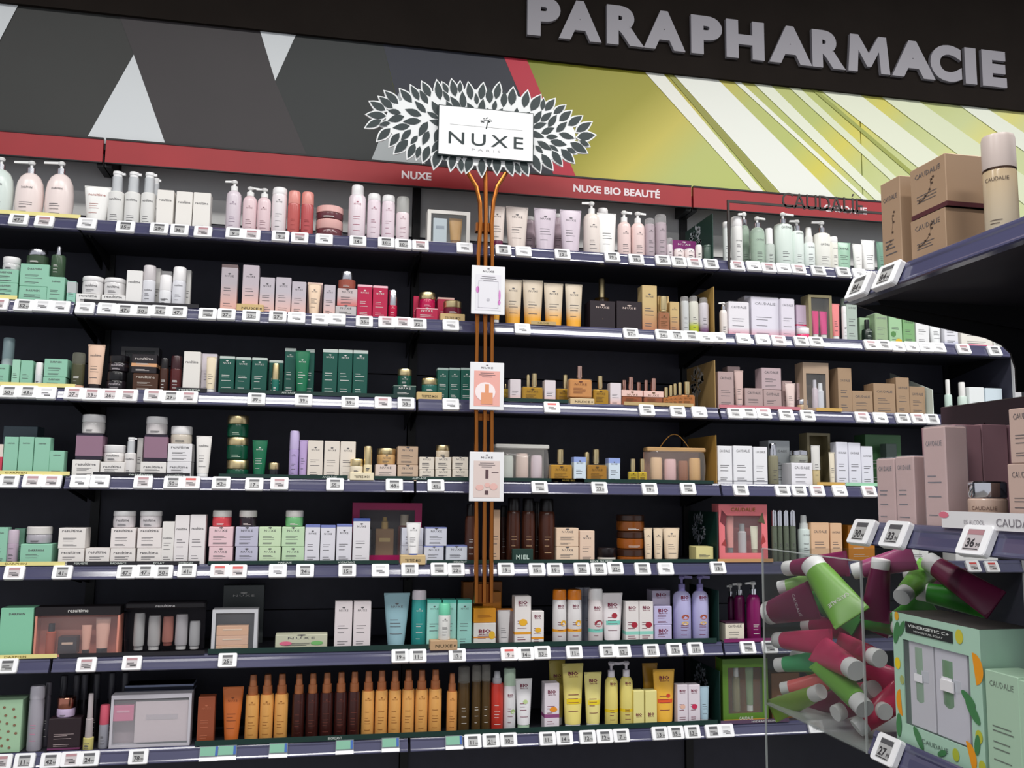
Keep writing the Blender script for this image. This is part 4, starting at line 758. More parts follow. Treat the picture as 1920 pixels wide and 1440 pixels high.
I(r, 'pouch', 1216, 1328, 840, 'pink gold clear gift pouch with handle', c=(196, 156, 106), bk=(214, 170, 150), handle=(196, 140, 60), items=(('t', .08, .28, .05, .74, (226, 190, 150), WH), ('t', .32, .52, .05, .7, (226, 186, 186), WH), ('l', .56, .72, .05, .66, (150, 96, 66), GOLD and (206, 170, 90)), ('t', .74, .94, .05, .74, (214, 170, 110), WH)), dep=.07, pa=.1)
for a, b_, y in ((1345, 1373, 836), (1375, 1411, 836), (1413, 1439, 838)): I(r, 'box', a, b_, y, 'white carton with grey line', c=(238, 238, 242), t='C', tz=.84, bands=((.09, .12, (150, 150, 158)),))
I(r, 'box', 1441, 1481, 826, 'pale grey carton standing behind', c=(214, 220, 222), d=.10, t='C'); I(r, 'lotion', 1440, 1458, 832, 'olive glass bottle with silver cap', c=(134, 130, 106), capm=CHROME, cz=.72, cw=.7)
I(r, 'box', 1484, 1524, 868, 'white carton under silver lidded jar', c=(238, 236, 242), t='C'); I(r, 'jar', 1483, 1513, 845, 'grey jar with silver lid', c=(160, 162, 152), capm=SILV, cz=.62, on=1)
I(r, 'gift', 1513, 1557, 812, 'olive card set with white tube', c=(150, 138, 104), bk=(140, 128, 92), items=(('t', .25, .62, .3, .66, (214, 214, 212), WH),), nofilm=1, fr=.05, d=.09); I(r, 'tube', 1524, 1541, 835, 'grey white tube with kraft foot', c=(216, 214, 210), cap=(206, 186, 140), ch=.4, bw=.9, d=.02); I(r, 'tube', 1556, 1567, 848, 'slim cream tube beside white cartons', c=(232, 222, 200), capm=SILV)
for a, b_, y in ((1568, 1590, 829), (1591, 1614, 830), (1615, 1637, 837)): I(r, 'box', a, b_, y, 'white carton, right trio', c=(230, 230, 240), t='C', bands=((.06, .09, (150, 150, 158)),))
I(r, 'box', 1622, 1690, 815, 'large green carton standing behind', c=(90, 140, 90), d=.12); I(r, 'box', 1662, 1682, 832, 'grey green carton beside plum boxes', c=(86, 100, 94), d=.06)
# --- fifth shelf
r = 'E'
I(r, 'box', -16, 14, 989, 'mint carton at left frame edge', c=MINT, t='D', tz=.84); I(r, 'lotion', 14, 36, 993, 'lilac grey serum bottle', c=(186, 166, 184), cap=(200, 184, 198), cz=.62, t='D'); I(r, 'box', 26, 46, 991, 'mint carton standing behind serum', c=MINT, d=.08)
I(r, 'box', 37, 97, 1020, 'wide mint carton under jar', c=MINT, t='D', tz=.66); I(r, 'jar', 50, 98, 987, 'silver grey jar on mint carton', c=(176, 172, 180), cap=(222, 218, 214), on=1, cz=.55)
I(r, 'box', 108, 157, 1029, 'white carton, lower left stack', c=(240, 234, 230), t='R', tz=.7); I(r, 'box', 109, 160, 990, 'white carton, upper left stack', c=(240, 234, 230), t='R', tz=.8, on=1)
I(r, 'box', 159, 205, 1028, 'single low white carton', c=(240, 234, 230), t='R', tz=.7)
for k, (a, b_) in enumerate(((206, 254), (256, 303))):
    I(r, 'box', a, b_-1, 1028, 'white carton, bottom of jar stack', c=(240, 234, 230), t='R', tz=.66); I(r, 'box', a+1, b_, 990, 'white carton, middle of jar stack', c=(240, 232, 230), t='R', tz=.8, on=1); I(r, 'jar', a+6, b_+1, 958, 'white jar topping the carton stack', c=(214, 208, 210), t='R', on=1, cz=.7)
I(r, 'box', 304, 327, 978, 'white carton, shortest of three', c=(236, 232, 228), t='R', tz=.6); I(r, 'box', 328, 355, 966, 'tall white carton beside jar stack', c=(238, 232, 232), t='R', tz=.7); I(r, 'box', 356, 386, 965, 'tall white carton beside jar stack', c=(238, 232, 232), t='R', tz=.7)
for (a, b_, cc_, jc, n, c2_) in ((391, 437, (238, 204, 210), (214, 74, 84), 'pink', (222, 120, 136)), (441, 484, (196, 194, 214), (46, 36, 44), 'lavender', (150, 140, 180)), (485, 527, (206, 228, 190), None, 'pale green', (150, 196, 140)), (528, 571, (196, 224, 186), (116, 184, 124), 'leaf green', (140, 190, 130))):
    I(r, 'box', a, b_-1, 1025, '%s carton, lower one' % n, c=cc_, t='N', tz=.66); I(r, 'box', a, b_, 988, '%s carton, upper one' % n, c=cc_, t='N', on=1, tz=.76)
    if jc: I(r, 'jar', a+7, b_-2, 957, 'white lidded jar on %s cartons' % n, c=jc, on=1, cz=.6, cap=(222, 218, 214), tc=(236, 220, 220))
for a, b_, y in ((572, 600, 984), (601, 629, 985), (631, 660, 983)): I(r, 'box', a, b_, y, 'white carton with blue top', c=(226, 224, 232), t='N', top=(120, 130, 190), tz=.76)
I(r, 'box', 662, 694, 972, 'tallest white carton with blue top', c=(230, 226, 230), t='N', top=(70, 90, 160), tz=.8)
I(r, 'gift', 660, 792, 943, 'magenta framed gift box with bottles', c=(176, 14, 92), bk=(60, 30, 34), fr=.12, d=.10, items=(('l', .10, .28, .08, .74, (170, 180, 190), WH), ('b', .34, .60, .08, .56, (150, 110, 66), (200, 170, 110)), ('l', .42, .52, .5, .76, (186, 150, 80), (206, 170, 90)), ('l', .66, .86, .1, .8, (120, 60, 50), (206, 190, 160))))
I(r, 'sign', 750, 798, 1041, 'kraft tester block under white tube', c=(206, 178, 130), txt='TESTEZ-MOI', d=-.008, dep=.036); I(r, 'tube', 762, 790, 980, 'white tester tube on kraft block', c=(240, 238, 238), cap=(60, 100, 200), ch=.04, t='N', on=1, d=-.004, bw=.66)
I(r, 'box', 752, 793, 1024, 'low white carton behind tester, lower', c=(222, 224, 236), t='N', d=.045); I(r, 'box', 753, 794, 990, 'low white carton behind tester, upper', c=(222, 224, 236), t='N', on=1, d=.045)
I(r, 'box', 795, 832, 1024, 'white blue edged carton, lower', c=(220, 222, 234), t='N', top=(130, 140, 196)); I(r, 'box', 798, 838, 989, 'white blue edged carton, upper', c=(220, 222, 234), t='N', on=1, top=(130, 140, 196)); I(r, 'box', 836, 876, 1023, 'low white blue edged carton', c=(222, 226, 236), t='N', top=(130, 140, 196))
BR = (74, 40, 28)
I(r, 'lotion', 872, 896, 945, 'brown glass shower bottle left of poles', c=BR, cap=(18, 14, 16), cz=.80, cw=.8); I(r, 'box', 922, 938, 956, 'beige carton between brown bottles', c=(214, 178, 146), d=.03)
for a, b_, y in ((950, 976, 933), (978, 1003, 934), (1010, 1040, 935)): I(r, 'lotion', a, b_, y, 'brown glass shower bottle with black cap', c=(76, 40, 28), cap=(18, 14, 16), cz=.80, cw=.85, al=.8, liq=(96, 52, 32), tc=(206, 170, 130))
I(r, 'lotion', 938, 951, 948, 'brown bottle standing behind', c=(70, 38, 28), cap=(18, 14, 16), cz=.8, d=.10); I(r, 'lotion', 1000, 1012, 940, 'brown bottle standing behind', c=(70, 38, 28), cap=(18, 14, 16), cz=.8, d=.10)
I(r, 'sign', 960, 1000, 1029, 'dark green block before brown bottles', c=(18, 52, 44), txt='MIEL', tc=(200, 220, 210), d=.004, dep=.012)
I(r, 'box', 1043, 1085, 1025, 'beige carton, lower of two', c=(236, 210, 184), t='N'); I(r, 'box', 1043, 1085, 990, 'beige carton, upper of two', c=(232, 204, 178), t='N', on=1); I(r, 'box', 1087, 1115, 995, 'single tall beige carton', c=(232, 204, 182), t='N')
I(r, 'jar', 1120, 1154, 1027, 'black lip balm pot with white foot', c=(222, 216, 206), cap=(30, 22, 24), cz=.38, plain=1)
I(r, 'jar', 1157, 1207, 1029, 'amber honey jar, lowest of three', c=(170, 92, 28), cap=(60, 34, 22), cz=.48, al=.75, liq=(190, 104, 30)); I(r, 'jar', 1157, 1207, 996, 'amber honey jar, middle of three', c=(170, 92, 28), cap=(60, 34, 22), cz=.62, on=1, al=.75, liq=(190, 104, 30)); I(r, 'jar', 1156, 1207, 965, 'amber honey jar, topmost of three', c=(140, 78, 30), cap=(50, 30, 22), cz=.62, on=1, al=.75, liq=(150, 84, 30))
for a, b_ in ((1209, 1225), (1227, 1245), (1246, 1278)): I(r, 'tube', a, b_, 990, 'beige lip and hand tube', c=(228, 206, 178), cap=(206, 190, 166), t='N', bw=.76)
I(r, 'box', 1305, 1338, 1025, 'pale yellow soap carton', c=(226, 216, 150), dep=.06)
I(r, 'gift', 1347, 1439, 945, 'coral pink gift set with three tubes', c=(236, 124, 130), bk=(206, 120, 116), fr=.16, topf=.2, txt='CAUDALIE', tw=.5, tc=(150, 110, 40), nofilm=0, items=(('t', .18, .34, .16, .8, (226, 150, 140), (120, 120, 120)), ('l', .44, .6, .16, .66, (196, 190, 190), (150, 150, 150)), ('t', .68, .84, .16, .62, (226, 222, 196), (160, 150, 120))), prints=((((.02, .7), (.12, .62), (.16, .8), (.06, .9)), (120, 50, 60)), (((.8, .7), (.95, .66), (.9, .86)), (90, 90, 60)), (((.04, .3), (.15, .28), (.12, .4)), (160, 60, 60)), (((.86, .3), (.96, .36), (.9, .5)), (170, 60, 60))))
for a, b_, y in ((1446, 1456, 957), (1457, 1466, 957), (1468, 1478, 957), (1480, 1491, 957)): I(r, 'lotion', a, b_, y, 'slim glass bottle with silver cap', c=(120, 130, 112), capm=CHROME, cz=.70, al=.6, liq=(130, 140, 116))
I(r, 'spray', 1496, 1517, 966, 'pale grey spray bottle', c=(206, 218, 214), cap=(222, 226, 224), t='C'); I(r, 'box', 1521, 1555, 980, 'tan carton beside spray bottle', c=(226, 186, 150), t='C'); I(r, 'box', 1557, 1579, 981, 'tan carton next to orange one', c=(226, 186, 150), t='C'); I(r, 'box', 1590, 1640, 985, 'dark orange carton', c=(190, 120, 30), d=.06)
I(r, 'box', 1700, 1740, 985, 'white carton seen under foreground shelf', c=WH); I(r, 'box', 1790, 1870, 990, 'wide white carton near end panel', c=WH)
# --- sixth shelf
r = 'F'
I(r, 'box', 0, 63, 1140, 'large mint carton', c=(140, 206, 172), t='D', tz=.86, plain=1, dep=.07)
I(r, 'gift', 65, 226, 1138, 'salmon gift set with black header', c=(222, 146, 128), bk=(230, 152, 134), hd=(26, 20, 24), topf=.17, fr=.04, bot=.04, txt='resultime', tw=.24, items=(('l', .12, .24, .06, .66, (176, 84, 62), (40, 30, 36)), ('b', .28, .5, .05, .4, (60, 46, 52), (214, 180, 160)), ('t', .54, .66, .05, .62, (222, 164, 144), (40, 30, 36)), ('t', .70, .88, .05, .76, (224, 170, 152), (40, 30, 36))))
I(r, 'pouch', 230, 384, 1133, 'black clear gift pouch with white tubes', c=(24, 20, 26), bk=(30, 26, 32), txt='resultime', items=(('l', .10, .24, .06, .80, (206, 206, 204), (214, 214, 212)), ('t', .28, .44, .06, .74, (206, 204, 202), WH), ('t', .46, .60, .14, .72, (196, 130, 116), (150, 90, 80)), ('t', .62, .78, .06, .76, (210, 206, 208), WH), ('t', .80, .94, .06, .62, (206, 206, 206), WH)), dep=.085, pa=.05, pcol=(90, 86, 96))
I(r, 'box', 418, 496, 1097, 'grey card box standing at the back', c=(82, 88, 88), t='N', d=.20, tz=.8, plain=1, dep=.04)
I(r, 'gift', 397, 484, 1143, 'white window box with peach cartons', c=(206, 206, 210), bk=(120, 120, 126), fr=.08, items=(('b', .10, .80, .40, .62, (232, 182, 146), (236, 214, 190)), ('b', .10, .80, .18, .395, (232, 186, 156), (236, 214, 190)), ('b', .10, .80, .05, .175, (232, 186, 150), (236, 214, 190))))
I(r, 'box', 515, 614, 1190, 'flat pink and green long carton', c=(200, 200, 176), t='N', bands=(), dep=.05, blob=((-.3, .5, .12, .04, (226, 110, 140)), (.3, .5, .12, .04, (120, 186, 110))))
I(r, 'box', 628, 661, 1128, 'tall white carton', c=(226, 216, 218), t='N', tz=.80); I(r, 'box', 663, 696, 1128, 'tall white carton', c=(226, 216, 218), t='N', tz=.80)
I(r, 'tube', 720, 770, 1113, 'large pale blue cleansing tube', c=(142, 178, 188), cap=(120, 160, 170), t='N', ch=.06, bw=.62); I(r, 'lotion', 772, 800, 1106, 'teal bottle with white cap', c=(50, 150, 146), cap=(226, 216, 224), cz=.84, t='N')
for a, b_ in ((801, 828), (830, 856), (858, 885)): I(r, 'box', a, b_, 1125, 'aqua white carton', c=(160, 218, 208), t='N', top=(90, 186, 170), tz=.80)
I(r, 'sign', 806, 858, 1201, 'kraft tester block under green bottle', c=(190, 156, 120), txt='NUXE', d=-.012, dep=.036); I(r, 'lotion', 822, 845, 1131, 'white tester bottle with mint cap', c=(232, 232, 228), cap=(120, 214, 176), cz=.68, t='N', on=1, d=-.008)
I(r, 'box', 868, 942, 1091, 'orange brown box standing behind poles', c=(176, 104, 30), d=.17, dep=.05, plain=1); I(r, 'box', 905, 940, 1110, 'orange carton with white stripe behind', c=(206, 130, 30), bands=((.5, .66, (230, 220, 210)),), d=.09, plain=1)
ORB = lambda: ((.22, .33, .2, .17, (236, 176, 40)), (.05, .42, .16, .08, (240, 190, 60)))
I(r, 'box', 888, 930, 1168, 'white and orange carton, lower', c=(232, 228, 222), t='B', tc=(130, 30, 60), bands=((.38, .44, (226, 140, 40)),), tz=.6, blob=((.32, .5, .14, .18, (236, 186, 50)),)); I(r, 'box', 888, 930, 1141, 'plain orange carton, upper', c=(226, 152, 30), on=1, rows=(.5, .4), tc=(170, 96, 20))
I(r, 'box', 931, 965, 1142, 'grey open carton holding tube', c=(140, 124, 124), d=.05, dep=.02, top=(206, 130, 50), plain=1); I(r, 'tube', 934, 958, 1145, 'small grey hand tube', c=(196, 192, 192), cap=(226, 160, 50), ch=.08, d=.012)
BK = dict(t='B', tc=(120, 24, 60))
I(r, 'box', 965, 996, 1118, 'white carton with orange fruit', c=(236, 230, 228), tz=.84, bands=((.24, .29, (232, 160, 40)),), blob=((.02, .48, .26, .2, (238, 180, 46)),), **BK); I(r, 'box', 997, 1020, 1146, 'short white carton with orange fruit', c=(236, 230, 228), tz=.82, bands=((.20, .26, (232, 150, 40)),), blob=((.02, .46, .26, .2, (238, 180, 46)),), **BK)
for a, b_ in ((1036, 1062), (1063, 1090)): I(r, 'lotion', a, b_, 1105, 'white bottle with orange cap', c=(234, 230, 230), cap=(226, 130, 30), cz=.82, tz=.84, bands=((.24, .29, (232, 160, 40)),), blob=((.18, .4, .22, .2, (238, 180, 46)),), **BK)
for a, b_ in ((1078, 1094), (1092, 1108)): I(r, 'lotion', a, b_, 1101, 'grey bottle standing behind', c=(170, 174, 190), cap=(190, 190, 200), cz=.84, d=.10)
I(r, 'lotion', 1103, 1130, 1103, 'white bottle with aqua band', c=(236, 228, 228), cz=.8, tz=.8, bands=((.22, .28, (120, 206, 190)),), blob=((.1, .38, .3, .22, (160, 40, 56)),), **BK); I(r, 'tube', 1131, 1171, 1113, 'white tube with aqua band', c=(232, 226, 228), cap=(90, 190, 170), ch=.08, bands=((.38, .46, (120, 206, 190)),), blob=((.06, .56, .14, .12, (160, 40, 56)),), **BK)
for a, b_ in ((1173, 1198), (1199, 1225)): I(r, 'box', a, b_, 1128, 'white carton with cherry and aqua band', c=(234, 228, 226), tz=.82, bands=((.22, .30, (150, 216, 200)),), blob=((.16, .45, .24, .2, (170, 40, 60)),), **BK)
I(r, 'box', 1228, 1260, 1172, 'lilac carton, lower one', c=(200, 192, 226), tz=.6, **BK); I(r, 'box', 1227, 1260, 1137, 'lilac carton, middle one', c=(196, 190, 226), on=1, tz=.7, **BK); I(r, 'box', 1223, 1257, 1107, 'pale lilac carton standing behind', c=(206, 196, 216), d=.075, tz=.88, **BK)
for a, b_ in ((1262, 1294), (1297, 1327)): I(r, 'pump', a, b_, 1078, 'lilac pump bottle with almond print', c=(190, 186, 228), pc=(150, 140, 200), bh=.76, side=1, tz=.86, blob=((.02, .38, .22, .14, (176, 90, 70)), (.0, .29, .2, .1, (226, 190, 130))), **BK)
I(r, 'pump', 1376, 1396, 1092, 'plum pump bottle standing behind', c=(104, 20, 76), collar=CHROME, d=.07); I(r, 'pump', 1400, 1424, 1090, 'plum pump bottle', c=(130, 20, 92), collar=CHROME, d=.03); I(r, 'box', 1360, 1396, 1167, 'cream carton with dark lid', c=(232, 224, 206), t='C', top=(60, 30, 50)); I(r, 'pump', 1364, 1376, 1096, 'dark plum bottle in shadow', c=(70, 16, 56), collar=CHROME, d=.10)
# --- bottom shelf
r = 'G'
I(r, 'box', -30, 42, 1313, 'mint carton with brown pattern', c=(170, 206, 170), plain=1, blob=[(.5*((i*37 % 17)/17-.5)*1.7, .06+.88*((i*53 % 23)/23), .04, .035, (140, 104, 80)) for i in range(26)])
I(r, 'lotion', 56, 85, 1285, 'silver roller tube', c=(170, 166, 176), cap=(200, 196, 206), cz=.8, tc=(226, 140, 170)); I(r, 'lotion', 85, 97, 1279, 'grey tube standing behind', c=(90, 86, 96), cap=(110, 106, 116), cz=.8, d=.07)
I(r, 'box', 90, 152, 1347, 'black makeup display box', c=(40, 26, 32), t=None, tc=(196, 176, 176), dep=.045, bands=((.02, .08, (120, 60, 100)),)); I(r, 'jar', 107, 142, 1306, 'lilac cream jar with rose lid', c=(196, 176, 206), on=1, capm=MET((196, 130, 110), .2), cz=.45)
for k, a in enumerate((113, 137, 152, 175, 203, 228)): I(r, 'lotion', a, a+14, 1266-k*1.2, 'black mascara tube', c=(34, 30, 36), cap=(60, 60, 68), cz=.62, d=.11)
I(r, 'spray', 160, 180, 1300, 'cream perfume tester', c=(206, 196, 120), cap=(180, 170, 172), bh=.22, d=.01); I(r, 'lotion', 187, 206, 1321, 'pink and silver lipstick tester', c=(150, 150, 160), cap=(206, 90, 110), cz=.55)
I(r, 'gift', 207, 360, 1302, 'wide silver boxed skincare set', c=(206, 202, 210), bk=(214, 190, 194), fr=.05, topf=.08, items=(('b', .02, .28, .5, .80, (226, 110, 150), (236, 170, 190)), ('b', .3, .97, .08, .86, (226, 206, 208), (206, 190, 194))), dep=.05, fa=.14); I(r, 'box', 232, 363, 1284, 'dark blue silver box behind boxed set', c=(40, 44, 62), d=.10, bands=((.86, .90, (160, 170, 200)), (.96, 1.0, (160, 170, 200))), plain=1)
I(r, 'box', 371, 403, 1307, 'rust brown carton', c=(150, 76, 48), t='N', tc=(190, 110, 80)); I(r, 'tube', 416, 456, 1290, 'orange bronze tube', c=(196, 104, 46), cap=(176, 92, 44), t='N', bw=.66, ch=.06, tc=(130, 66, 30))
for a, b_, y in ((462, 488, 1265), (489, 515, 1264), (516, 542, 1263)): I(r, 'spray', a, b_, y, 'golden sun spray bottle, left trio', c=(222, 162, 88), t='N', tc=(150, 90, 30))
for a, b_, y in ((549, 573, 1263), (575, 599, 1262), (601, 626, 1261), (628, 652, 1260), (653, 677, 1259)): I(r, 'spray', a, b_, y, 'dark brown sun oil spray bottle', c=(58, 24, 20), t='N', tc=(110, 52, 40))
for a, b_, y in ((679, 703, 1258), (704, 728, 1257), (729, 753, 1257), (754, 778, 1256), (779, 803, 1256), (804, 829, 1255)): I(r, 'spray', a, b_, y, 'golden sun spray bottle, right row', c=(226, 166, 92), t='N', tc=(150, 90, 30))
I(r, 'spray', 838, 858, 1262, 'short golden sun spray bottle', c=(222, 156, 86), t='N', tc=(150, 90, 30))
for a, b_, y in ((859, 881, 1250), (885, 902, 1247), (903, 920, 1246)): I(r, 'lotion', a, b_, y, 'dark oil bottle with clear cap', c=(92, 70, 40), cz=.76, cal=.18, cap=(220, 216, 206), cw=1.0, al=.8, liq=(86, 60, 30))
I(r, 'spray', 920, 944, 1258, 'red two tone spray bottle', c=(196, 56, 44), cap=(190, 190, 196), bh=.8); I(r, 'lotion', 944, 967, 1252, 'white bottle with green cap', c=(232, 230, 232), cap=(190, 214, 190), cz=.72, tz=.78, blob=((.2, .32, .2, .16, (170, 200, 130)),), **BK); I(r, 'tube', 968, 1000, 1274, 'white tube with green foot', c=(232, 230, 232), cap=(176, 206, 176), tz=.84, blob=((.06, .56, .14, .12, (190, 210, 150)),), **BK)
I(r, 'box', 1021, 1049, 1281, 'white carton with orange slice', c=(232, 222, 230), tz=.78, bands=((.26, .34, (150, 80, 130)),), blob=((.1, .44, .26, .16, (240, 150, 40)),), **BK)
YEL = (238, 222, 128)
I(r, 'tube', 1031, 1062, 1240, 'yellow tube standing behind', c=(206, 186, 90), d=.08, **BK); I(r, 'tube', 1057, 1097, 1246, 'large yellow tube', c=YEL, tz=.82, bands=((.38, .46, (236, 206, 30)),), ch=.07, **BK); I(r, 'tube', 1098, 1131, 1262, 'shorter yellow tube', c=(232, 220, 140), tz=.82, bands=((.42, .5, (236, 210, 40)),), ch=.08, **BK)
I(r, 'pump', 1134, 1158, 1240, 'yellow pump bottle', c=YEL, pc=(236, 230, 240), bh=.76, side=1, tz=.86, bands=((.3, .36, (232, 200, 30)),), **BK); I(r, 'pump', 1162, 1186, 1239, 'yellow pump bottle', c=YEL, pc=(236, 230, 240), bh=.76, side=-1, tz=.86, bands=((.3, .36, (232, 200, 30)),), **BK)
for a, b_ in ((1188, 1208), (1210, 1232)): I(r, 'box', a, b_, 1295, 'small yellow carton', c=(236, 226, 150), tz=.3, plain=1, **BK)
I(r, 'tube', 1207, 1236, 1245, 'ochre tube standing behind', c=(190, 140, 40), d=.08); I(r, 'tube', 1228, 1269, 1257, 'orange tube with red fruit', c=(240, 184, 66), tz=.82, bands=((.4, .47, (226, 90, 40)),), ch=.06, blob=((.14, .53, .1, .08, (206, 60, 40)),), **BK)
I(r, 'box', 1270, 1290, 1284, 'white carton with peach', c=(232, 222, 230), tz=.82, blob=((.0, .45, .24, .2, (236, 190, 170)),), **BK); I(r, 'box', 1291, 1313, 1284, 'white carton with raspberry', c=(232, 222, 230), tz=.82, blob=((.0, .45, .24, .2, (206, 50, 90)),), **BK); I(r, 'tube', 1313, 1332, 1288, 'pale blue tube', c=(170, 196, 210))
I(r, 'gift', 1354, 1440, 1235, 'leaf green gift set with orange trim', c=(90, 130, 44), bk=(170, 110, 50), fr=.14, items=(('l', .26, .42, .16, .9, (110, 104, 70), (196, 196, 190)), ('t', .54, .72, .16, .86, (110, 130, 90), (190, 190, 180))), txt2='CAUDALIE', prints=((((.02, .02), (.98, .02), (.98, .05), (.02, .05)), (206, 150, 60)),))
I(r, 'box', 1446, 1500, 1262, 'brown carton behind acrylic bin', c=(120, 80, 50), d=.05)
# ------------------------------------------------------------------ price tags on the rails
def rbox(w, h, d, b):
    """rounded plate facing -y, centred in x/z, back at y=0"""
    P = []
    for cx, cz, a0 in ((w/2-b, h/2-b, 0), (-w/2+b, h/2-b, 90), (-w/2+b, -h/2+b, 180), (w/2-b, -h/2+b, 270)):
        for k in range(3): a = math.radians(a0+45*k); P.append((cx+b*math.cos(a), cz+b*math.sin(a)))
    n = len(P); V = [(x, 0, z) for x, z in P]+[(x, -d+.0015, z) for x, z in P]+[(x*.965, -d, z*.955) for x, z in P]
    F = [tuple(range(n-1, -1, -1)), tuple(range(2*n, 3*n))][::1]
    F = [tuple(range(n-1, -1, -1))[::-1][::-1]]+[tuple(range(2*n, 3*n))]
    for k in range(2):
        for i in range(n): F.append((k*n+i, k*n+(i+1) % n, k*n+n+(i+1) % n, k*n+n+i))
    V2 = V; bm = bmesh.new(); vs = [bm.verts.new(v) for v in V2]
    for f in F: bm.faces.new([vs[i] for i in f])
    bmesh.ops.recalc_face_normals(bm, faces=bm.faces)
    me = bpy.data.meshes.new('housing'); bm.to_mesh(me); bm.free(); return me
TW, TH = .052, .040
TAGM = rbox(TW, TH, .009, .004); TAGM.materials.append(M((244, 244, 246), .35))
def flat(L, y, mat, name):
    v = wrap(L, lambda x, z: y); me = bpy.data.meshes.new(name); me.from_pydata(v[0], [], v[1]); me.materials.append(mat); return me
def rect(x0, x1, z0, z1): return poly2([(x0, z0), (x1, z0), (x1, z1), (x0, z1)])
SCR = {}
for k, cs, ch in (('g', (178, 178, 178), (84, 84, 88)), ('p', (196, 188, 190), (176, 130, 136)), ('w', (228, 228, 230), (206, 206, 208)), ('r', (206, 196, 196), (206, 70, 66))):  # 'w' screens have the ceiling-light glare put into their pale colours
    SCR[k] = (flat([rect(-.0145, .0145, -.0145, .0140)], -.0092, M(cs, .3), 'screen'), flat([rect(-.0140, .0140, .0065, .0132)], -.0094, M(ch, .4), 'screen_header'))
TXTM = {}
def price(n):
    if n not in TXTM:
        L = [t2(str(n), -.003, -.0098, None, .0115, .03, 2), t2('90', .0108, -.0098, None, .006, .02, 1), ln(-.013, .013, -.0132, .0012, 1)] if n else [ln(-.012, .006, -.002, .0018, 1), ln(-.012, .012, -.006, .0018, 1), ln(-.004, .012, -.0105, .003, 1)]
        TXTM[n] = flat(L, -.0095, M((52, 50, 54), .5), 'price_digits')
    return TXTM[n]
CARDH = bx(-.026, .026, -.006, 0, -.020, .020)
def price_tag(loc, rz, tilt, n, kind, desc, where, key):
    if kind == 'c':
        root = empty('price_card', loc, rz); root.rotation_euler.x = tilt
        obj('clear_holder', CARDH, M((206, 214, 220), .1, 0, None, .3), root)
        obj('printed_card', bx(-.024, .024, -.0066, -.0061, -.006, .018), M((120, 176, 150), .4, 0), root); obj('blue_edge', bx(.017, .024, -.0071, -.0067, -.006, .018), M((40, 90, 170), .4), root)
        obj('white_foot', bx(-.026, .026, -.0075, -.006, -.020, -.010), M((246, 246, 248), .35), root)
        reg(root, 'green and blue price card', where+' rail', 'price tag', key); return root
    root = empty('price_tag', loc, rz); root.rotation_euler.x = tilt
    obj('housing', TAGM, None, root)
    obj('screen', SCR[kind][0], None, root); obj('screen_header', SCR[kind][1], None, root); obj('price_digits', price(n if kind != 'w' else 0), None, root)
    reg(root, desc, where+' rail', 'price tag', key); return root
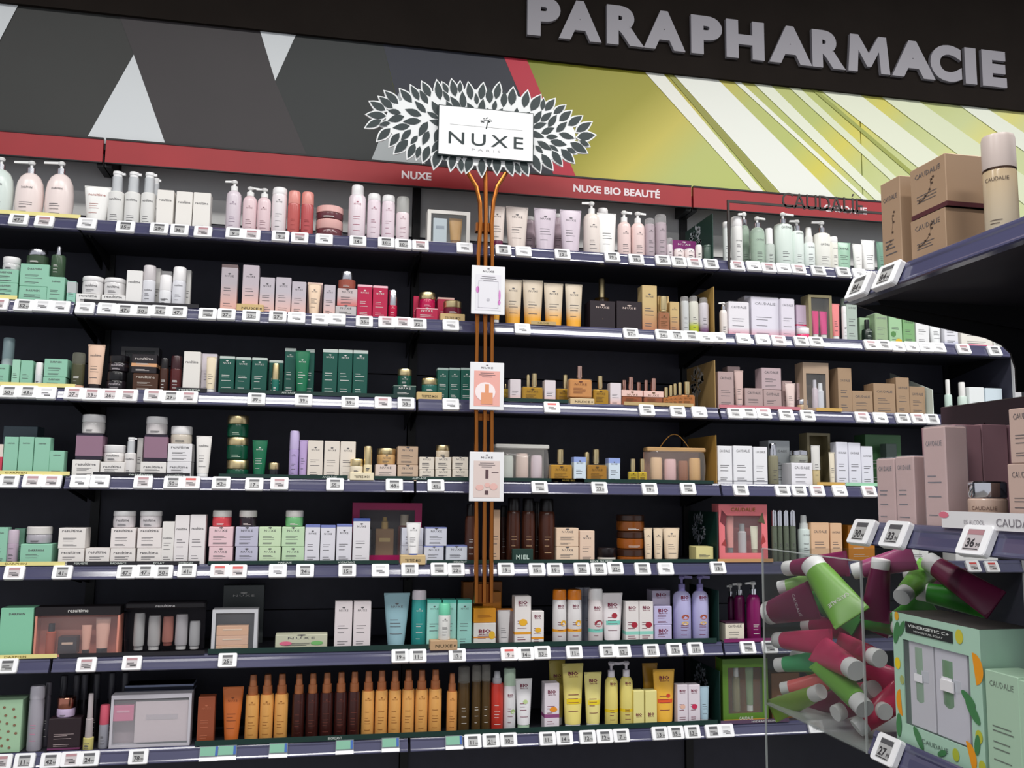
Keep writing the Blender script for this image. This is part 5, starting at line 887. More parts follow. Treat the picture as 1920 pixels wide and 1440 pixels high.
TAGS = dict(
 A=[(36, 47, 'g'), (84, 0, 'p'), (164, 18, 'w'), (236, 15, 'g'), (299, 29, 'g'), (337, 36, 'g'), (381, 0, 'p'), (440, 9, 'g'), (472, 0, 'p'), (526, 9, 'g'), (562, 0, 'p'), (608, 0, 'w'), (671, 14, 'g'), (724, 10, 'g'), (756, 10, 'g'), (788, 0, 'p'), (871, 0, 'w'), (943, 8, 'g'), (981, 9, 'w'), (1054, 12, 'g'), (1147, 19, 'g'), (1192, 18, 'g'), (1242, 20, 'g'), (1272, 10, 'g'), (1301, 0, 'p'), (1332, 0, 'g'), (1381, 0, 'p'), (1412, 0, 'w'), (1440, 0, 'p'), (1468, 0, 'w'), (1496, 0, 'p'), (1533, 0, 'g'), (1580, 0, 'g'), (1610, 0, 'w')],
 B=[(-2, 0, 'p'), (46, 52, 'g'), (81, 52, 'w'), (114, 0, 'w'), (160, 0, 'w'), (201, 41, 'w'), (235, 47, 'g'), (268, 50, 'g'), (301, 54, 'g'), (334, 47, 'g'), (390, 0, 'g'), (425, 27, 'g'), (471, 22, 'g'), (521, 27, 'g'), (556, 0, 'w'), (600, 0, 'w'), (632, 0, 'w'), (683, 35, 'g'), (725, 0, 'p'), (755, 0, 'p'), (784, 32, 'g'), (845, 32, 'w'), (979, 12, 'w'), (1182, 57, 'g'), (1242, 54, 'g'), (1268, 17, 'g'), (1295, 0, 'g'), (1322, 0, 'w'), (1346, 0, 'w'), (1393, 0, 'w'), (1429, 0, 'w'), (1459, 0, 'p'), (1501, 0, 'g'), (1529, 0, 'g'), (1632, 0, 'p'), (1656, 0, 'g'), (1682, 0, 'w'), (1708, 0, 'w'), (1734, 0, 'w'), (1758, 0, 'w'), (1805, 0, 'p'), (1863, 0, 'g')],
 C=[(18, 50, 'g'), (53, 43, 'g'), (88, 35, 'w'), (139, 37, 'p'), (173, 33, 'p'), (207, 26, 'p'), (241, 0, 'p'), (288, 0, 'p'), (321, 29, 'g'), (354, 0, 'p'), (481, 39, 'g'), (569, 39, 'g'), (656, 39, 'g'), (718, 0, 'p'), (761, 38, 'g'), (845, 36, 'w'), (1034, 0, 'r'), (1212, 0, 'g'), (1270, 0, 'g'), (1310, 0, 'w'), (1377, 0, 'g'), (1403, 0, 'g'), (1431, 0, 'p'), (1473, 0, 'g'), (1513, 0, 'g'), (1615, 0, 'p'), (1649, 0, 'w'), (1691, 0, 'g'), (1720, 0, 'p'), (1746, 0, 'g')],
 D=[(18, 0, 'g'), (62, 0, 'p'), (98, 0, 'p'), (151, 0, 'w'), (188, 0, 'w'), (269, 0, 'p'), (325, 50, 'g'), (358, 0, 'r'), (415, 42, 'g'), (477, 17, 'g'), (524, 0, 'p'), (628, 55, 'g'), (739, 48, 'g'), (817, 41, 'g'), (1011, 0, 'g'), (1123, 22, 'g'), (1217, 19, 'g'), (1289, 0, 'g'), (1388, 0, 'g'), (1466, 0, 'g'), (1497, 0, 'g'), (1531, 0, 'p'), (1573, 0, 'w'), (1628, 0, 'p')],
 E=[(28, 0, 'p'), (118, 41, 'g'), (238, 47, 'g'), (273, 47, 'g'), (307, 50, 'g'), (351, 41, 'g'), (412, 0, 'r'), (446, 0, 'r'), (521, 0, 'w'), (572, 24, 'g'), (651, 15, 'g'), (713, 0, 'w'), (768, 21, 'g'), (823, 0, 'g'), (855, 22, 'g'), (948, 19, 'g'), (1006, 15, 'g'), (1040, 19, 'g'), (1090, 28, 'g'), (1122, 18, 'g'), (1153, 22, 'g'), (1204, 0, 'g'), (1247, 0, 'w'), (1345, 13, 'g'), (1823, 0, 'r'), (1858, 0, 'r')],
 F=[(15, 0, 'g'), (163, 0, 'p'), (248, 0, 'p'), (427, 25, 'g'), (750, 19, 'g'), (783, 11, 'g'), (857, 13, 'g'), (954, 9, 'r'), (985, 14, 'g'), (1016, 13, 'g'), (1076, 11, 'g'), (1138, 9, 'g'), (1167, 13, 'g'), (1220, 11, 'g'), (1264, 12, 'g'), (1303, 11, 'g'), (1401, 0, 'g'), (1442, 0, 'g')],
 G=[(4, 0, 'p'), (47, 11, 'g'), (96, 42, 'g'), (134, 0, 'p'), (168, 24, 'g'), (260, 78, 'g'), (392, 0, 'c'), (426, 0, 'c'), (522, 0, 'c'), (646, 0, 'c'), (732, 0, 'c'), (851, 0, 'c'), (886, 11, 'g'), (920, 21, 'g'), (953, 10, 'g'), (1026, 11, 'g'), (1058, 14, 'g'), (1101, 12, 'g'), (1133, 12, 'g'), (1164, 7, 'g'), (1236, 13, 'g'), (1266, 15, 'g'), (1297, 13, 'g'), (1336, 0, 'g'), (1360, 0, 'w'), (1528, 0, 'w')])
for r, L in TAGS.items():
    py = {'A': 460, 'B': 605, 'C': 755, 'D': 910, 'E': 1068, 'F': 1228, 'G': 1395}[r]
    for px, n, k in L:
        # height on the rail is known; find x where the photo column meets the rail
        x = on(1, -.0085, px, py).x
        q = RZ[r]
        for _ in range(3):
            d = ray(px, py); t = (-.0085-CAM.y)/d.y; z = CAM.z+d.z*t; py += (z-q)*FPX/(t)*1.0; x = CAM.x+d.x*t
        price_tag((x, -.0085, RZ[r]+random.uniform(-.0015, .0015)), 0, -.44, n, k, {'w': 'glare whitened price tag', 'r': 'red headed price tag', 'p': 'pinkish screen price tag'}.get(k, 'white price tag'), RN[r], px)
# coloured insert strips along the shelf fronts
def strip(r, xa, xb, c, txts, desc, hgt=.011):
    py = {'A': 420, 'B': 585, 'C': 735, 'D': 895, 'E': 1055, 'F': 1215, 'G': 1380}[r]
    a, b_ = on(1, -.004, xa, py).x, on(1, -.004, xb, py).x
    s = empty('shelf_strip', ((a+b_)/2, -.0045, RZ[r]+.0195)); L = b_-a
    obj('strip', bx(-L/2, L/2, 0, .0016, 0, hgt), M(c, .45), s)
    P = []
    for t, px, wpx in txts: obj('lettering', wrap([t2(t, on(1, -.004, px, py).x-(a+b_)/2, hgt*.25, wpx/610, hgt*.5, .01, 2)], lambda x, z: -.0006), M((206, 214, 208) if sum(c) < 300 else (130, 110, 40), .5), s)
    reg(s, desc, RN[r], 'label strip', xa)
YS = (238, 226, 150); GS = (16, 50, 44); BS = (28, 26, 32)
for r, b_ in (('A', 150), ('B', 30), ('C', 140), ('D', 130), ('E', 122), ('F', 108)): strip(r, -30, b_, YS, [('DARPHIN', 30, 34)] if r in 'DEF' else [], 'pale yellow label strip')
strip('B', 156, 372, BS, [], 'black label strip'); strip('C', 330, 388, BS, [('resultime', 355, 36)], 'black label strip')
strip('D', 174, 356, BS, [('resultime', 264, 40), ('resultime', 330, 30)], 'black label strip'); strip('E', 126, 374, BS, [('FERMETÉ', 152, 22), ('RADIANCE', 222, 26), ('ÉCLAT', 298, 18), ('HYDRATANT', 349, 24)], 'black label strip')
strip('F', 112, 384, BS, [], 'black label strip')
strip('C', 412, 776, GS, [('ANTI-ÂGE', 541, 24)], 'dark green label strip'); strip('D', 410, 652, GS, [('ANTI-ÂGE', 618, 26)], 'dark green label strip'); strip('D', 702, 884, GS, [('ANTI-ÂGE', 786, 26)], 'dark green label strip')
strip('E', 390, 748, GS, [('MASQUE', 534, 24), ('HYDRATANT', 650, 30)], 'dark green label strip'); strip('E', 800, 1344, GS, [('HYDRATANT', 862, 26), ('RÊVE DE MIEL', 1128, 46)], 'dark green label strip')
strip('D', 926, 1338, GS, [], 'dark green label strip'); strip('F', 390, 804, GS, [], 'dark green label strip', .015); strip('F', 862, 1344, GS, [], 'dark green label strip', .015); strip('G', 366, 1346, GS, [('BRONZANT', 628, 24)], 'dark green label strip', .015)
strip('C', 930, 1066, GS, [], 'dark green label strip'); strip('C', 1170, 1300, KR, [], 'kraft label strip'); strip('C', 1348, 1500, (196, 120, 130), [], 'rose label strip'); strip('C', 1530, 1578, (206, 166, 90), [], 'kraft label strip')
strip('D', 1532, 1584, (206, 166, 90), [], 'kraft label strip'); strip('D', 1586, 1660, (160, 214, 180), [], 'mint label strip'); strip('B', 996, 1043, KR, [('NUXE', 1019, 22)], 'kraft label strip'); strip('D', 1034, 1096, KR, [('NUXE BIO', 1066, 26)], 'kraft label strip')
strip('E', 1346, 1450, (196, 150, 100), [], 'kraft label strip'); strip('F', 1358, 1470, (126, 30, 96), [], 'plum label strip'); strip('G', 1352, 1480, (90, 66, 92), [('HYDRATATION', 1432, 50)], 'plum label strip')

# ------------------------------------------------------------------ divider cards at the bay joint, each with a leafy tree
def divider(r, xpx, h, c, tree, desc, dep=.24):
    x = 1.993; s = empty('divider_card', (x, .012+dep/2, RZ[r]+SHELFTOP))
    n = [(-dep/2, 0), (dep/2, 0), (dep/2, h), (-dep/2, h)]
    obj('card', ([(e*.0012, y, z) for e in (-1, 1) for y, z in n], [(0, 1, 2, 3), (7, 6, 5, 4), (0, 4, 5, 1), (1, 5, 6, 2), (2, 6, 7, 3), (3, 7, 4, 0)]), M(c, .5), s)
    if tree:
        rn = random.Random(ord(r)); V, F = [], []
        P = [[(-.006, .015*h/.15), (.006, .015*h/.15), (.004, .07*h/.15), (-.004, .07*h/.15)]]
        for k in range(70):
            a = rn.uniform(0, 2*math.pi); q = math.sqrt(rn.random()); P.append(leafpoly(.045*q*math.cos(a), h*.66+h*.24*q*math.sin(a), a+rn.uniform(-.4, .4), .019, .0048))
        for p in P:
            m = len(V); V += [(-.0016, -y+dep*.12, z) for y, z in p]; F.append(tuple(range(m, m+len(p))))
        obj('printed_tree', (V, F), M(tree, .5), s)
    reg(s, desc, RN[r], 'card', 1340)
divider('A', 0, .17, (16, 56, 46), (206, 214, 220), 'dark green divider card with pale tree')
divider('B', 0, .165, (186, 150, 84), (206, 196, 170), 'gold divider card'); divider('C', 0, .165, (170, 140, 90), (206, 200, 190), 'gold divider card with pale tree'); divider('D', 0, .165, (176, 136, 66), None, 'plain gold divider card')
for r in 'EFG': divider(r, 0, .165, (14, 48, 42), (190, 196, 210), 'dark green divider card with pale tree')
s = empty('sloping_divider', (2.80, .12, RZ['C']+SHELFTOP)); obj('panel', ([(e*.0015, y, z) for e in (-1, 1) for y, z in ((-.12, 0), (.12, 0), (.12, .18), (-.12, .09))], [(0, 1, 2, 3), (7, 6, 5, 4), (0, 4, 5, 1), (1, 5, 6, 2), (2, 6, 7, 3), (3, 7, 4, 0)]), M((222, 232, 222), .4), s); obj('foot', bx(-.012, .012, -.12, .12, 0, .002), M((222, 232, 222), .4), s)
reg(s, 'white sloping divider panel', RN['C'], 'divider', 1755)
# black frame sign with the cut-out name on the right of the top shelf
p0 = on(1, -.014, 1368, 500); p1 = on(1, -.014, 1368, 377); p2 = on(1, -.014, 1668, 407)
fs = empty('frame_sign', (p0.x, -.014, RZ['A']+.0205)); tag(fs, 'thin black metal frame sign with cut-out brand name above white bottles', 'sign')
FM = M((56, 50, 48), .45); hz = p1.z-RZ['A']-.0205; fl = p2.x-p0.x
obj('frame_post', bx(-.004, .004, 0, .006, -.036, hz+.004), FM, fs); obj('frame_bar', bx(.004, fl, 0, .006, hz-.004, hz+.004), FM, fs); obj('frame_post', bx(fl, fl+.008, 0, .006, -.036, hz+.004), FM, fs)
a = on(1, -.014, 1467, 378); b_ = on(1, -.014, 1618, 378)
V, F, w0 = glyphs('CAUDALÍE', -.004, 5)
x0 = min(v[0] for v in V); x1 = max(v[0] for v in V)
bm = bmesh.new(); vs = [bm.verts.new(((x-x0)/(x1-x0)*(b_.x-a.x)+a.x-p0.x, 0, z*.058+hz-.008)) for x, z in V]
for f in F:
    try: bm.faces.new([vs[i] for i in f])
    except ValueError: pass
bmesh.ops.recalc_face_normals(bm, faces=bm.faces); ex = bmesh.ops.extrude_face_region(bm, geom=bm.faces[:])
for v in ex['geom']:
    if isinstance(v, bmesh.types.BMVert): v.co.y += .004
bmesh.ops.recalc_face_normals(bm, faces=bm.faces); me = bpy.data.meshes.new('lettering'); bm.to_mesh(me); bm.free(); obj('lettering', me, FM, fs)
a = on(1, -.014, 1590, 403); obj('lettering', wrap([t2('PARIS', a.x-p0.x+.02, hz-.016, .045, .008, 0, 2, 1.5)], lambda x, z: -.0), FM, fs)
# ------------------------------------------------------------------ foreground island gondola on the right (shelf fronts face -x, shelves run towards the camera)
XG = 1.70; YE = -1.27; YN = -2.45; GD = .44
GZ = dict(top=1.828, mid=1.378, low=1.012)
GN = dict(top='upper foreground shelf', mid='middle foreground shelf', low='lower foreground shelf')
isl = empty('island_gondola', (XG+GD+.03, (YE+YN)/2, 0)); tag(isl, 'black spine and posts of the foreground shelving at right', 'shelving')
ih = (YE-YN)/2
obj('spine_panel', bx(-.02, .02, -ih, ih, .1, 1.95), DK2, isl); obj('base_plinth', bx(-GD, .02, -ih, ih, 0, .12), DK, isl)
obj('post', bx(-.03, .03, ih, ih+.03, 0, 1.95), BLK, isl)
for k, e in (('top', YE), ('mid', YE), ('low', YE-.03)):
    L = e-YN; s = empty('island_shelf', (XG, (e+YN)/2, GZ[k]), -math.pi/2)
    tag(s, 'dark shelf with bluish price rail, %s at right' % GN[k].replace(' shelf', ' level'), 'shelf', 'shelves of the foreground gondola')
    shelf_parts(s, L, GD)
    P = [(1610, 573), (1660, 590), (1760, 613), (1850, 633), (1880, 646), (1897, 662), (1906, 690), (1908, 735), (2010, 735), (2010, 520), (1700, 545)]
    Q = [on(1, YE, *p) for p in P]; dz = GZ[k]-GZ['top']
    if k == 'top':
        Q = [(min(p.x, XG+.437), p.z) for p in Q]
        V, F = prism([(x, min(z, GZ['top']-.011)) for x, z in Q], -.002, .002)
        # into shelf-local space: world x-XG -> local y, world y -> -local x
        V = [(-(YE+.004+y-(e+YN)/2), x-XG, z-GZ[k]) for x, y, z in V]
        obj('curved_bracket', (V, F), BLK, s)
def GX(px, py, x): return on(0, x, px, py)
def J(lv, kind, pl, pr, yt, desc, x=None, dep=.05, on_=None, **o):
    """pack on the island, front facing -x at plane x; pl..pr and yt as the photo shows its front"""
    name, cat, fn = KINDS[kind]; NP[0] += 1; o['seed'] = NP[0]; x = XG+.014 if x is None else x; o['dep'] = dep
    zb = on_ if on_ is not None else GZ[lv]+SHELFTOP+.0004
    a, b_ = GX(pl, yt, x), GX(pr, yt, x); w = a.y-b_.y; zt = GX((pl+pr)/2, yt, x).z
    root = empty(name, (x+dep/2, (a.y+b_.y)/2, zb), -math.pi/2)
    fn(root, w, zt-zb, o); reg(root, desc, GN[lv], cat, (pl+pr)/2); root['_t'] = zt
    del root['_t']; return root, zt
GBR = (176, 146, 118)
VINE = lambda w, h, d: None
def vine(root, w, h, d):
    P = [(-.30, .30), (-.12, .36), (.02, .46), (.10, .58), (.08, .66), (.14, .70)]
    L = []
    for k in range(len(P)-1):
        (a, b_), (c_, e) = P[k], P[k+1]; t = .004
        L.append(poly2([(a*w, b_*h), (c_*w, e*h), (c_*w+.001, e*h+t*.5), (a*w+.001, b_*h+t*.5)]))
    for a, b_ in P: L.append(ell2(a*w+.003, b_*h+.004, .003, .002, 7))
    obj('vine_drawing', wrap(L, lambda x, z: -d/2-.0006), M((80, 62, 50), .6), root)
b1, z1 = J('top', 'box', 1650, 1686, 338, 'brown kraft carton at the far end', c=GBR, t='C', tz=.78, rows=(.34, .3, .26, .2, .1), dep=.07); vine(b1, .05, .15, .07)
b2, z2 = J('top', 'box', 1706, 1772, 402, 'large brown kraft carton, lower of two', c=GBR, t='C', tz=.72, rows=(.4, .34, .28), dep=.10); vine(b2, .085, .08, .10)
b3, z3 = J('top', 'box', 1705, 1772, 304, 'large brown kraft carton, upper of two', c=GBR, t='C', tz=.76, rows=(.4, .34, .28), dep=.10, on_=z2+.0004, bands=((.0, .09, (86, 40, 46)),)); vine(b3, .085, .08, .10)
# tall frosted bottle
p = GX(1878, 400, XG+.052); rr = .0245; zt = GX(1878, 254, XG+.052).z; zb = GZ['top']+SHELFTOP+.0004
t = empty('capped_bottle', (p.x, p.y, zb), -.9); H = zt-zb
obj('bottle_body', lathe([(rr*.95, 0), (rr, .003), (rr, H*.64), (rr*.97, H*.655)], 28), M((196, 172, 138), .2, 0, (214, 200, 176)), t, True)
obj('neck_ring', lathe([(rr*.99, H*.655), (rr*.99, H*.675)], 28), MET((90, 70, 60), .3), t, True)
obj('cap', lathe([(rr*.99, H*.675), (rr, H*.69), (rr, H*.97), (rr*.94, H)], 28), M((206, 190, 182), .35), t, True)
front(0, t, [t2('CAUDALIE', 0, H*.54, .034, .0065, 0, 3), Fine(ln(-.012, .006, H*.16, .0012, 4)), Fine(ln(-.012, .002, H*.13, .0012, 4))], cylsurf(rr), (96, 80, 70))
reg(t, 'tall beige glass bottle with matt cap', GN['top'], 'bottle', 1878)
J('top', 'box', 1922, 1990, 290, 'dark plum carton at right frame edge', c=(60, 44, 56), x=XG+.12, dep=.06)
# middle shelf
PL = (208, 176, 172)
for a, b_, y in ((1641, 1675, 858), (1676, 1711, 854)): 
    q, z = J('mid', 'case', a, b_, y, 'wrapped dusty rose carton', c=PL, t='C', dep=.035)
J('mid', 'case', 1727, 1769, 798, 'tall wrapped dusty rose carton', c=PL, t='C', dep=.045)
J('mid', 'box', 1727, 1790, 799, 'tall mauve carton in second rank', c=(172, 130, 138), x=XG+.064, dep=.05); J('mid', 'box', 1745, 1840, 800, 'tall mauve carton in third rank', c=(166, 126, 134), x=XG+.118, dep=.05); J('mid', 'box', 1790, 1900, 801, 'tall mauve carton in fourth rank', c=(160, 122, 132), x=XG+.172, dep=.05)
p = GX(1852, 940, XG+.045); zb = GZ['mid']+SHELFTOP+.0004; rr = .0285; zt = GX(1852, 903, XG+.045).z
t = empty('cream_jar', (p.x, p.y, zb), -.9); H = zt-zb
obj('jar_body', lathe([(rr*.93, 0), (rr, .004), (rr, H*.62), (rr*.9, H*.67)], 28), M((214, 186, 170), .15, 0, (196, 160, 136)), t, True); obj('lid', lathe([(rr*.97, H*.67), (rr, H*.69), (rr, H*.97), (rr*.92, H)], 28), CHROME, t, True)
obj('lettering', wrap([t2('CAUDALIE', 0, H*.42, .036, .006, 0, 3), ln(-.018, .016, H*.26, .0012, 4)], cylsurf(rr)), M((110, 84, 76), .5), t); reg(t, 'round beige jar with chrome lid', GN['mid'], 'jar', 1852)
q, z = J('mid', 'box', 1888, 1950, 869, 'pale rose carton at edge, lower', c=(206, 178, 166), t='C', dep=.08, tz=.8); J('mid', 'box', 1890, 1952, 764, 'pale rose carton at edge, upper', c=(206, 178, 166), t='C', dep=.08, on_=z+.0004, tz=.8)
q, z = J('mid', 'box', 1762, 2000, 748, 'dark plum gift bag with bow behind rose cartons', x=XG+.235, c=(66, 46, 56), dep=.09, plain=1)
obj('bow', prism([(-.02, 0), (-.035, .02), (-.01, .012), (.0, .018), (.012, .012), (.035, .02), (.02, 0)], -.047, -.0455), M((84, 56, 66), .4), q).location = (-.07, 0, z-GZ['mid']-SHELFTOP-.06)
# white header strip on the middle rail
a, b_ = GX(1768, 975, XG-.004), GX(1990, 990, XG-.004)
s = empty('shelf_strip', (XG-.0062, (a.y+b_.y)/2, GZ['mid']+.0195), -math.pi/2); L = a.y-b_.y
obj('strip', bx(-L/2, L/2, 0, .0016, 0, .026), M((236, 234, 236), .4), s); obj('petal', wrap([ell2(-L/2+.006, .02, .012, .005, 12)], lambda x, z: -.0006), M((226, 120, 140), .5), s)
[obj('lettering', wrap([q], lambda x, z: -.0009), M((130, 124, 132), .5), s) for q in (t2('CAUDALIE', -L/2+.165, .006, .085, .012, 0, 3), t2('0% ALCOOL', -L/2+.075, .007, .045, .007, -.005, 2))]; reg(s, 'white label strip with brand name', GN['mid'], 'label strip', 1850)
# lower shelf: leafy gift box and mint cartons
x = XG+.014; a, b_ = GX(1673, 1150, x), GX(1836, 1175, x); w = a.y-b_.y; zb = GZ['low']+SHELFTOP+.0004; H = GX(1673, 1146, x).z-zb; d = .095
gb = empty('gift_set', (x+d/2, (a.y+b_.y)/2, zb), -math.pi/2)
k_gift(gb, w, H, dict(dep=d, c=(176, 212, 190), bk=(150, 180, 160), fr=.17, topf=.2, bot=.15, seed=1, items=(('b', .17, .46, .155, .80, (214, 210, 216), (206, 206, 212)), ('b', .48, .83, .155, .80, (216, 212, 220), (206, 206, 212)))))
sf = -d/2
for nm, x0, x1, z0, z1, c in (('slim_bottle', .22, .36, .2, .76, (150, 178, 150)), ('dropper_bottle', .54, .70, .24, .72, (110, 150, 110))):
    xa, xb = w*(x0-.5), w*(x1-.5); r0 = (xb-xa)/2; cx = (xa+xb)/2
    o = obj(nm, lathe([(r0*.5, H*z0), (r0*.5, H*(z0+.12)), (r0, H*(z0+.16)), (r0, H*z1)], 14, 1, .3, cx, sf+.0075), M(c, .25), gb, True)
    obj('bottle_label', bx(cx-r0*.7, cx+r0*.7, sf+.0012, sf+.0018, H*(z0+.3), H*(z0+.36)), M((236, 236, 240), .4), o)
LFY = [((.02, .93), (.10, .98), (.07, .99)), ]
DN = [0]
def disc(cx, cz, a, b_, c, rot=0, half=False, name='printed_fruit'):
    n = 16; pts = []
    for i in range(n+1 if half else n):
        t = (math.pi if half else 2*math.pi)*i/n; u, v = a*math.cos(t), b_*math.sin(t)
        pts.append((w*(cx-.5)+u*math.cos(rot)-v*math.sin(rot), H*cz+u*math.sin(rot)+v*math.cos(rot)))
    DN[0] += 1; yo = sf-.0006-.00004*DN[0]; obj(name, wrap([poly2(pts)], lambda x, z: yo), M(c, .5), gb)
disc(.93, .72, .024, .02, (240, 156, 30), -math.pi/2+.15, True); disc(.08, .30, .022, .014, (240, 156, 30), math.pi/2+.1, True); disc(.84, .10, .022, .016, (240, 156, 30), -math.pi/2+.3, True)
for cx, cz, a, c in ((.79, .92, .009, (206, 196, 60)), (.05, .60, .008, (236, 206, 40)), (.06, .97, .006, (226, 170, 40)), (.1, .48, .006, (170, 180, 110)), (.95, .26, .008, (190, 190, 60)), (.70, .07, .008, (180, 190, 60)), (.97, .06, .008, (190, 190, 60))): disc(cx, cz, a, a*1.25, c)
for cx, cz, a, ro in ((.05, .84, .02, 1.3), (.12, .88, .016, 1.0), (.04, .12, .02, 1.5), (.28, .08, .02, 2.2), (.90, .42, .022, 2.3), (.93, .20, .016, 1.4), (.86, .50, .018, 2.6), (.55, .04, .012, .4)): disc(cx, cz, a, a*.38, (70, 130, 80), ro, name='printed_leaf')
obj('title_block', bx(-w*.33, w*.22, sf-.0012, sf-.0004, H*.86, H*.945), M((40, 44, 44), .5), gb)
obj('lettering', wrap([t2('VINERGETIC C+', -w*.055, H*.907, w*.48, H*.022, .02, 2), t2('MON RITUEL ÉCLAT', -w*.055, H*.875, w*.34, H*.014, .01, 2)], lambda x, z: sf-.0017), M((220, 224, 220), .5), gb)
obj('lettering', wrap([t2('CAUDALIE', -w*.03, H*.055, w*.3, H*.035, 0, 2)], lambda x, z: sf-.0012), M((90, 110, 100), .5), gb)
obj('dark_lid', bx(-w/2, w/2, -d/2, d/2, H, H+.001), M((70, 66, 64), .6), gb); obj('white_sticker', bx(w*.06, w*.20, sf-.0011, sf+.0015, H*.50, H*.58), M((238, 236, 238), .4), gb)
reg(gb, 'mint gift box printed with oranges and leaves', GN['low'], 'gift box', 1750)
J('low', 'box', 1846, 1908, 1262, 'plain mint carton beside gift box', c=(176, 206, 180), t='C', tz=.86, rows=(.5, .46, .36, .3, .2), dep=.06, tc=(110, 120, 110)); J('low', 'box', 1909, 1985, 1284, 'plain mint carton at right frame edge', c=(176, 206, 180), t='C', tz=.86, dep=.06, tc=(110, 120, 110))
for lv, px, py, n, k, ds in (('top', 1620, 530, 84, 'g', 'far white price tag at shelf end'), ('top', 1673, 519, 84, 'g', 'white price tag below the narrow kraft carton'), ('mid', 1625, 996, 30, 'g', 'far white price tag at shelf end'), ('mid', 1688, 1003, 33, 'g', 'white price tag below the wrapped rose cartons'), ('mid', 1840, 1012, 36, 'p', 'white price tag below the chrome lidded jar'), ('low', 1672, 1400, 27, 'g', 'white price tag below the leafy gift box')):
    p = GX(px, py, XG-.006); price_tag((XG-.0095, p.y, GZ[lv]), -math.pi/2, -.46, n, k, ds, GN[lv], px).scale = (1.22, 1.22, 1.22)
# acrylic bin on the end of the gondola
BX0, BX1, BY0, BY1, BZ0, BZ1 = XG+.0, XG+.40, YE-.005, -.885, .985, 1.325
bn = empty('acrylic_bin', ((BX0+BX1)/2, (BY0+BY1)/2, BZ0)); tag(bn, 'clear acrylic bin full of tubes at the end of the foreground shelves', 'bin')
ACR = M((150, 154, 152), .06, 0, None, .02); ACE = M((200, 206, 204), .15, 0, None, .45)
hx, hy, hz = (BX1-BX0)/2, (BY1-BY0)/2, BZ1-BZ0
obj('side_sheet', bx(-hx, -hx+.004, -hy, hy, 0, hz), ACR, bn); obj('side_sheet', bx(hx-.004, hx, -hy, hy, 0, hz), ACR, bn); obj('near_sheet', bx(-hx+.004, hx-.004, -hy, -hy+.004, 0, hz), ACR, bn); obj('far_sheet', bx(-hx, hx, hy, hy+.004, -.62, hz), ACR, bn)
obj('bottom_sheet', bx(-hx+.004, hx-.004, -hy+.004, hy, 0, .004), ACE, bn)
for (a, b_) in ((-hx, -hy), (-hx, hy), (hx-.003, -hy)): obj('bright_edge', bx(a-.0005, a+.003, b_-.0005, b_+.003, 0 if b_ < 0 else -.62, hz+.0005), ACE, bn)
obj('rim', bx(-hx-.0006, -hx+.0046, -hy, hy, hz, hz+.002), ACE, bn)
PLM = (122, 30, 78); GRN = (112, 166, 62); PK = (206, 60, 106); GR2 = (70, 170, 110); SAL = (232, 110, 110)
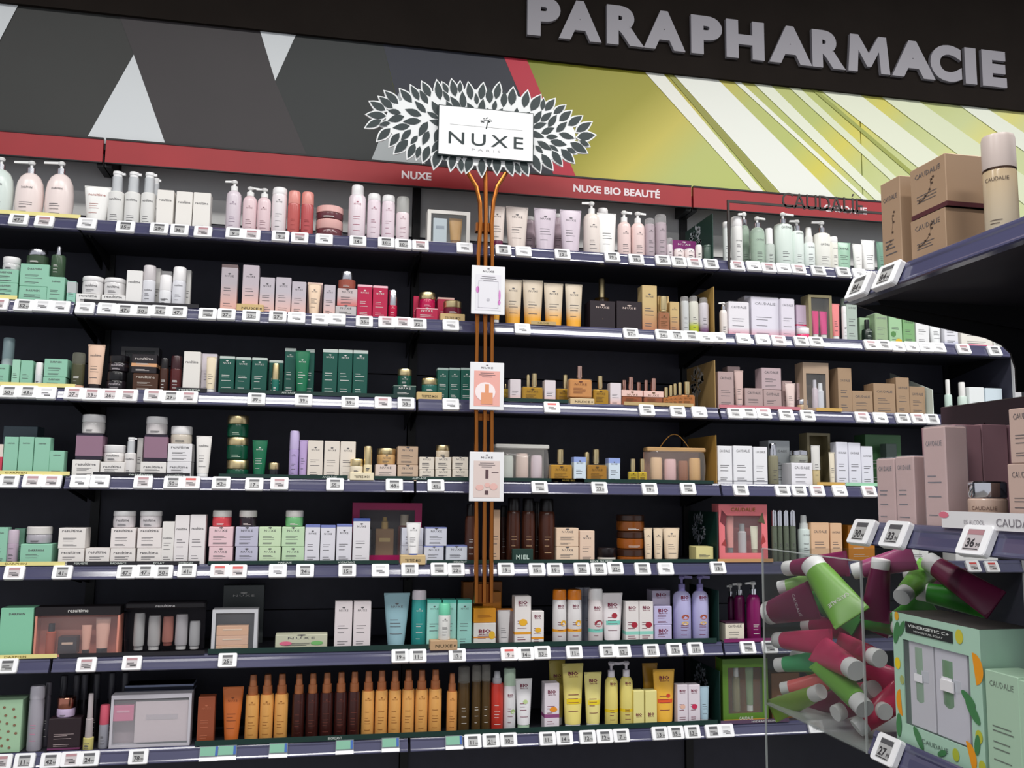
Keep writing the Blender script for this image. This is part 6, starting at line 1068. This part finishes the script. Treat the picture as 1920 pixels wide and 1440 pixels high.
TB = [(1474, 1066, 1640, 1052, 1.745, 1.80, .052, PLM, 'plum'), (1522, 1056, 1598, 1160, 1.730, 1.735, .078, GRN, 'bright green'), (1460, 1102, 1560, 1085, 1.735, 1.82, .045, (150, 200, 110), 'pale green'), (1440, 1150, 1536, 1122, 1.722, 1.735, .080, PLM, 'plum'),
      (1652, 1048, 1640, 1165, 1.80, 1.79, .055, (110, 24, 70), 'deep plum'), (1600, 1072, 1690, 1050, 1.775, 1.84, .05, (150, 70, 110), 'mauve'), (1690, 1120, 1745, 1062, 1.80, 1.93, .052, (110, 170, 70), 'green'), (1740, 1052, 1868, 1135, 1.90, 1.93, .06, (130, 40, 80), 'plum'), (1720, 1108, 1850, 1132, 1.87, 1.95, .055, (50, 140, 40), 'dark green'),
      (1456, 1200, 1640, 1208, 1.735, 1.78, .055, PK, 'rose'), (1606, 1258, 1500, 1196, 1.725, 1.76, .062, PK, 'rose'), (1650, 1235, 1560, 1205, 1.775, 1.80, .055, (190, 50, 96), 'dark rose'), (1456, 1247, 1560, 1238, 1.730, 1.80, .048, GR2, 'emerald'), (1466, 1292, 1560, 1276, 1.735, 1.81, .045, SAL, 'salmon'),
      (1540, 1296, 1446, 1334, 1.742, 1.718, .05, (130, 166, 70), 'olive green'), (1622, 1330, 1512, 1206, 1.722, 1.742, .058, (110, 170, 70), 'green'), (1566, 1338, 1650, 1300, 1.726, 1.84, .05, (150, 40, 90), 'plum'), (1660, 1335, 1600, 1300, 1.775, 1.85, .05, (206, 70, 100), 'rose'), (1700, 1180, 1600, 1150, 1.83, 1.84, .055, (60, 140, 60), 'dark green'), (1580, 1230, 1690, 1285, 1.80, 1.86, .055, PK, 'rose'),
      (1510, 1112, 1610, 1170, 1.80, 1.82, .055, (60, 130, 60), 'dark green'), (1570, 1140, 1670, 1172, 1.82, 1.86, .055, (120, 30, 76), 'plum'), (1510, 1172, 1620, 1180, 1.79, 1.83, .055, (150, 36, 84), 'plum'), (1640, 1292, 1540, 1322, 1.80, 1.82, .055, PK, 'rose'), (1606, 1366, 1668, 1318, 1.735, 1.80, .055, (206, 60, 96), 'rose'), (1496, 1330, 1600, 1308, 1.78, 1.80, .05, (116, 30, 76), 'plum'), (1700, 1072, 1810, 1092, 1.93, 1.98, .055, (150, 80, 120), 'mauve'), (1490, 1226, 1580, 1296, 1.79, 1.82, .05, (70, 140, 70), 'green'), (1655, 1182, 1745, 1128, 1.86, 1.90, .055, (70, 150, 60), 'green'), (1540, 1255, 1640, 1330, 1.80, 1.84, .05, (60, 120, 60), 'dark green')]
for i, (a, b_, c_, e, xa, xb, wd, col, cn) in enumerate(TB):
    p0, p1 = GX(a, b_, xa), GX(c_, e, xb); zv = (p1-p0)
    if zv.length > .19: p1 = p0+zv.normalized()*.19; zv = p1-p0
    Lh = max(.12, zv.length); zx = zv.normalized(); vw = (p0-CAM).normalized()
    xx = zx.cross(vw)*-1; xx.normalize(); yy = zx.cross(xx)
    if yy.dot(vw) < 0: xx = -xx; yy = zx.cross(xx)
    t = empty('cream_tube'); t.matrix_world = Matrix(((xx.x, yy.x, zx.x, p0.x), (xx.y, yy.y, zx.y, p0.y), (xx.z, yy.z, zx.z, p0.z), (0, 0, 0, 1)))
    k_tube(t, wd, Lh, dict(c=col, cap=(232, 232, 232), ch=.16, bw=.68, t='C' if i in (1, 3) else None, tz=.7, tc=(226, 216, 220), seed=i, rows=()))
    reg(t, '%s squeeze tube' % cn, 'acrylic bin pile', 'tube', a)
finish_labels()
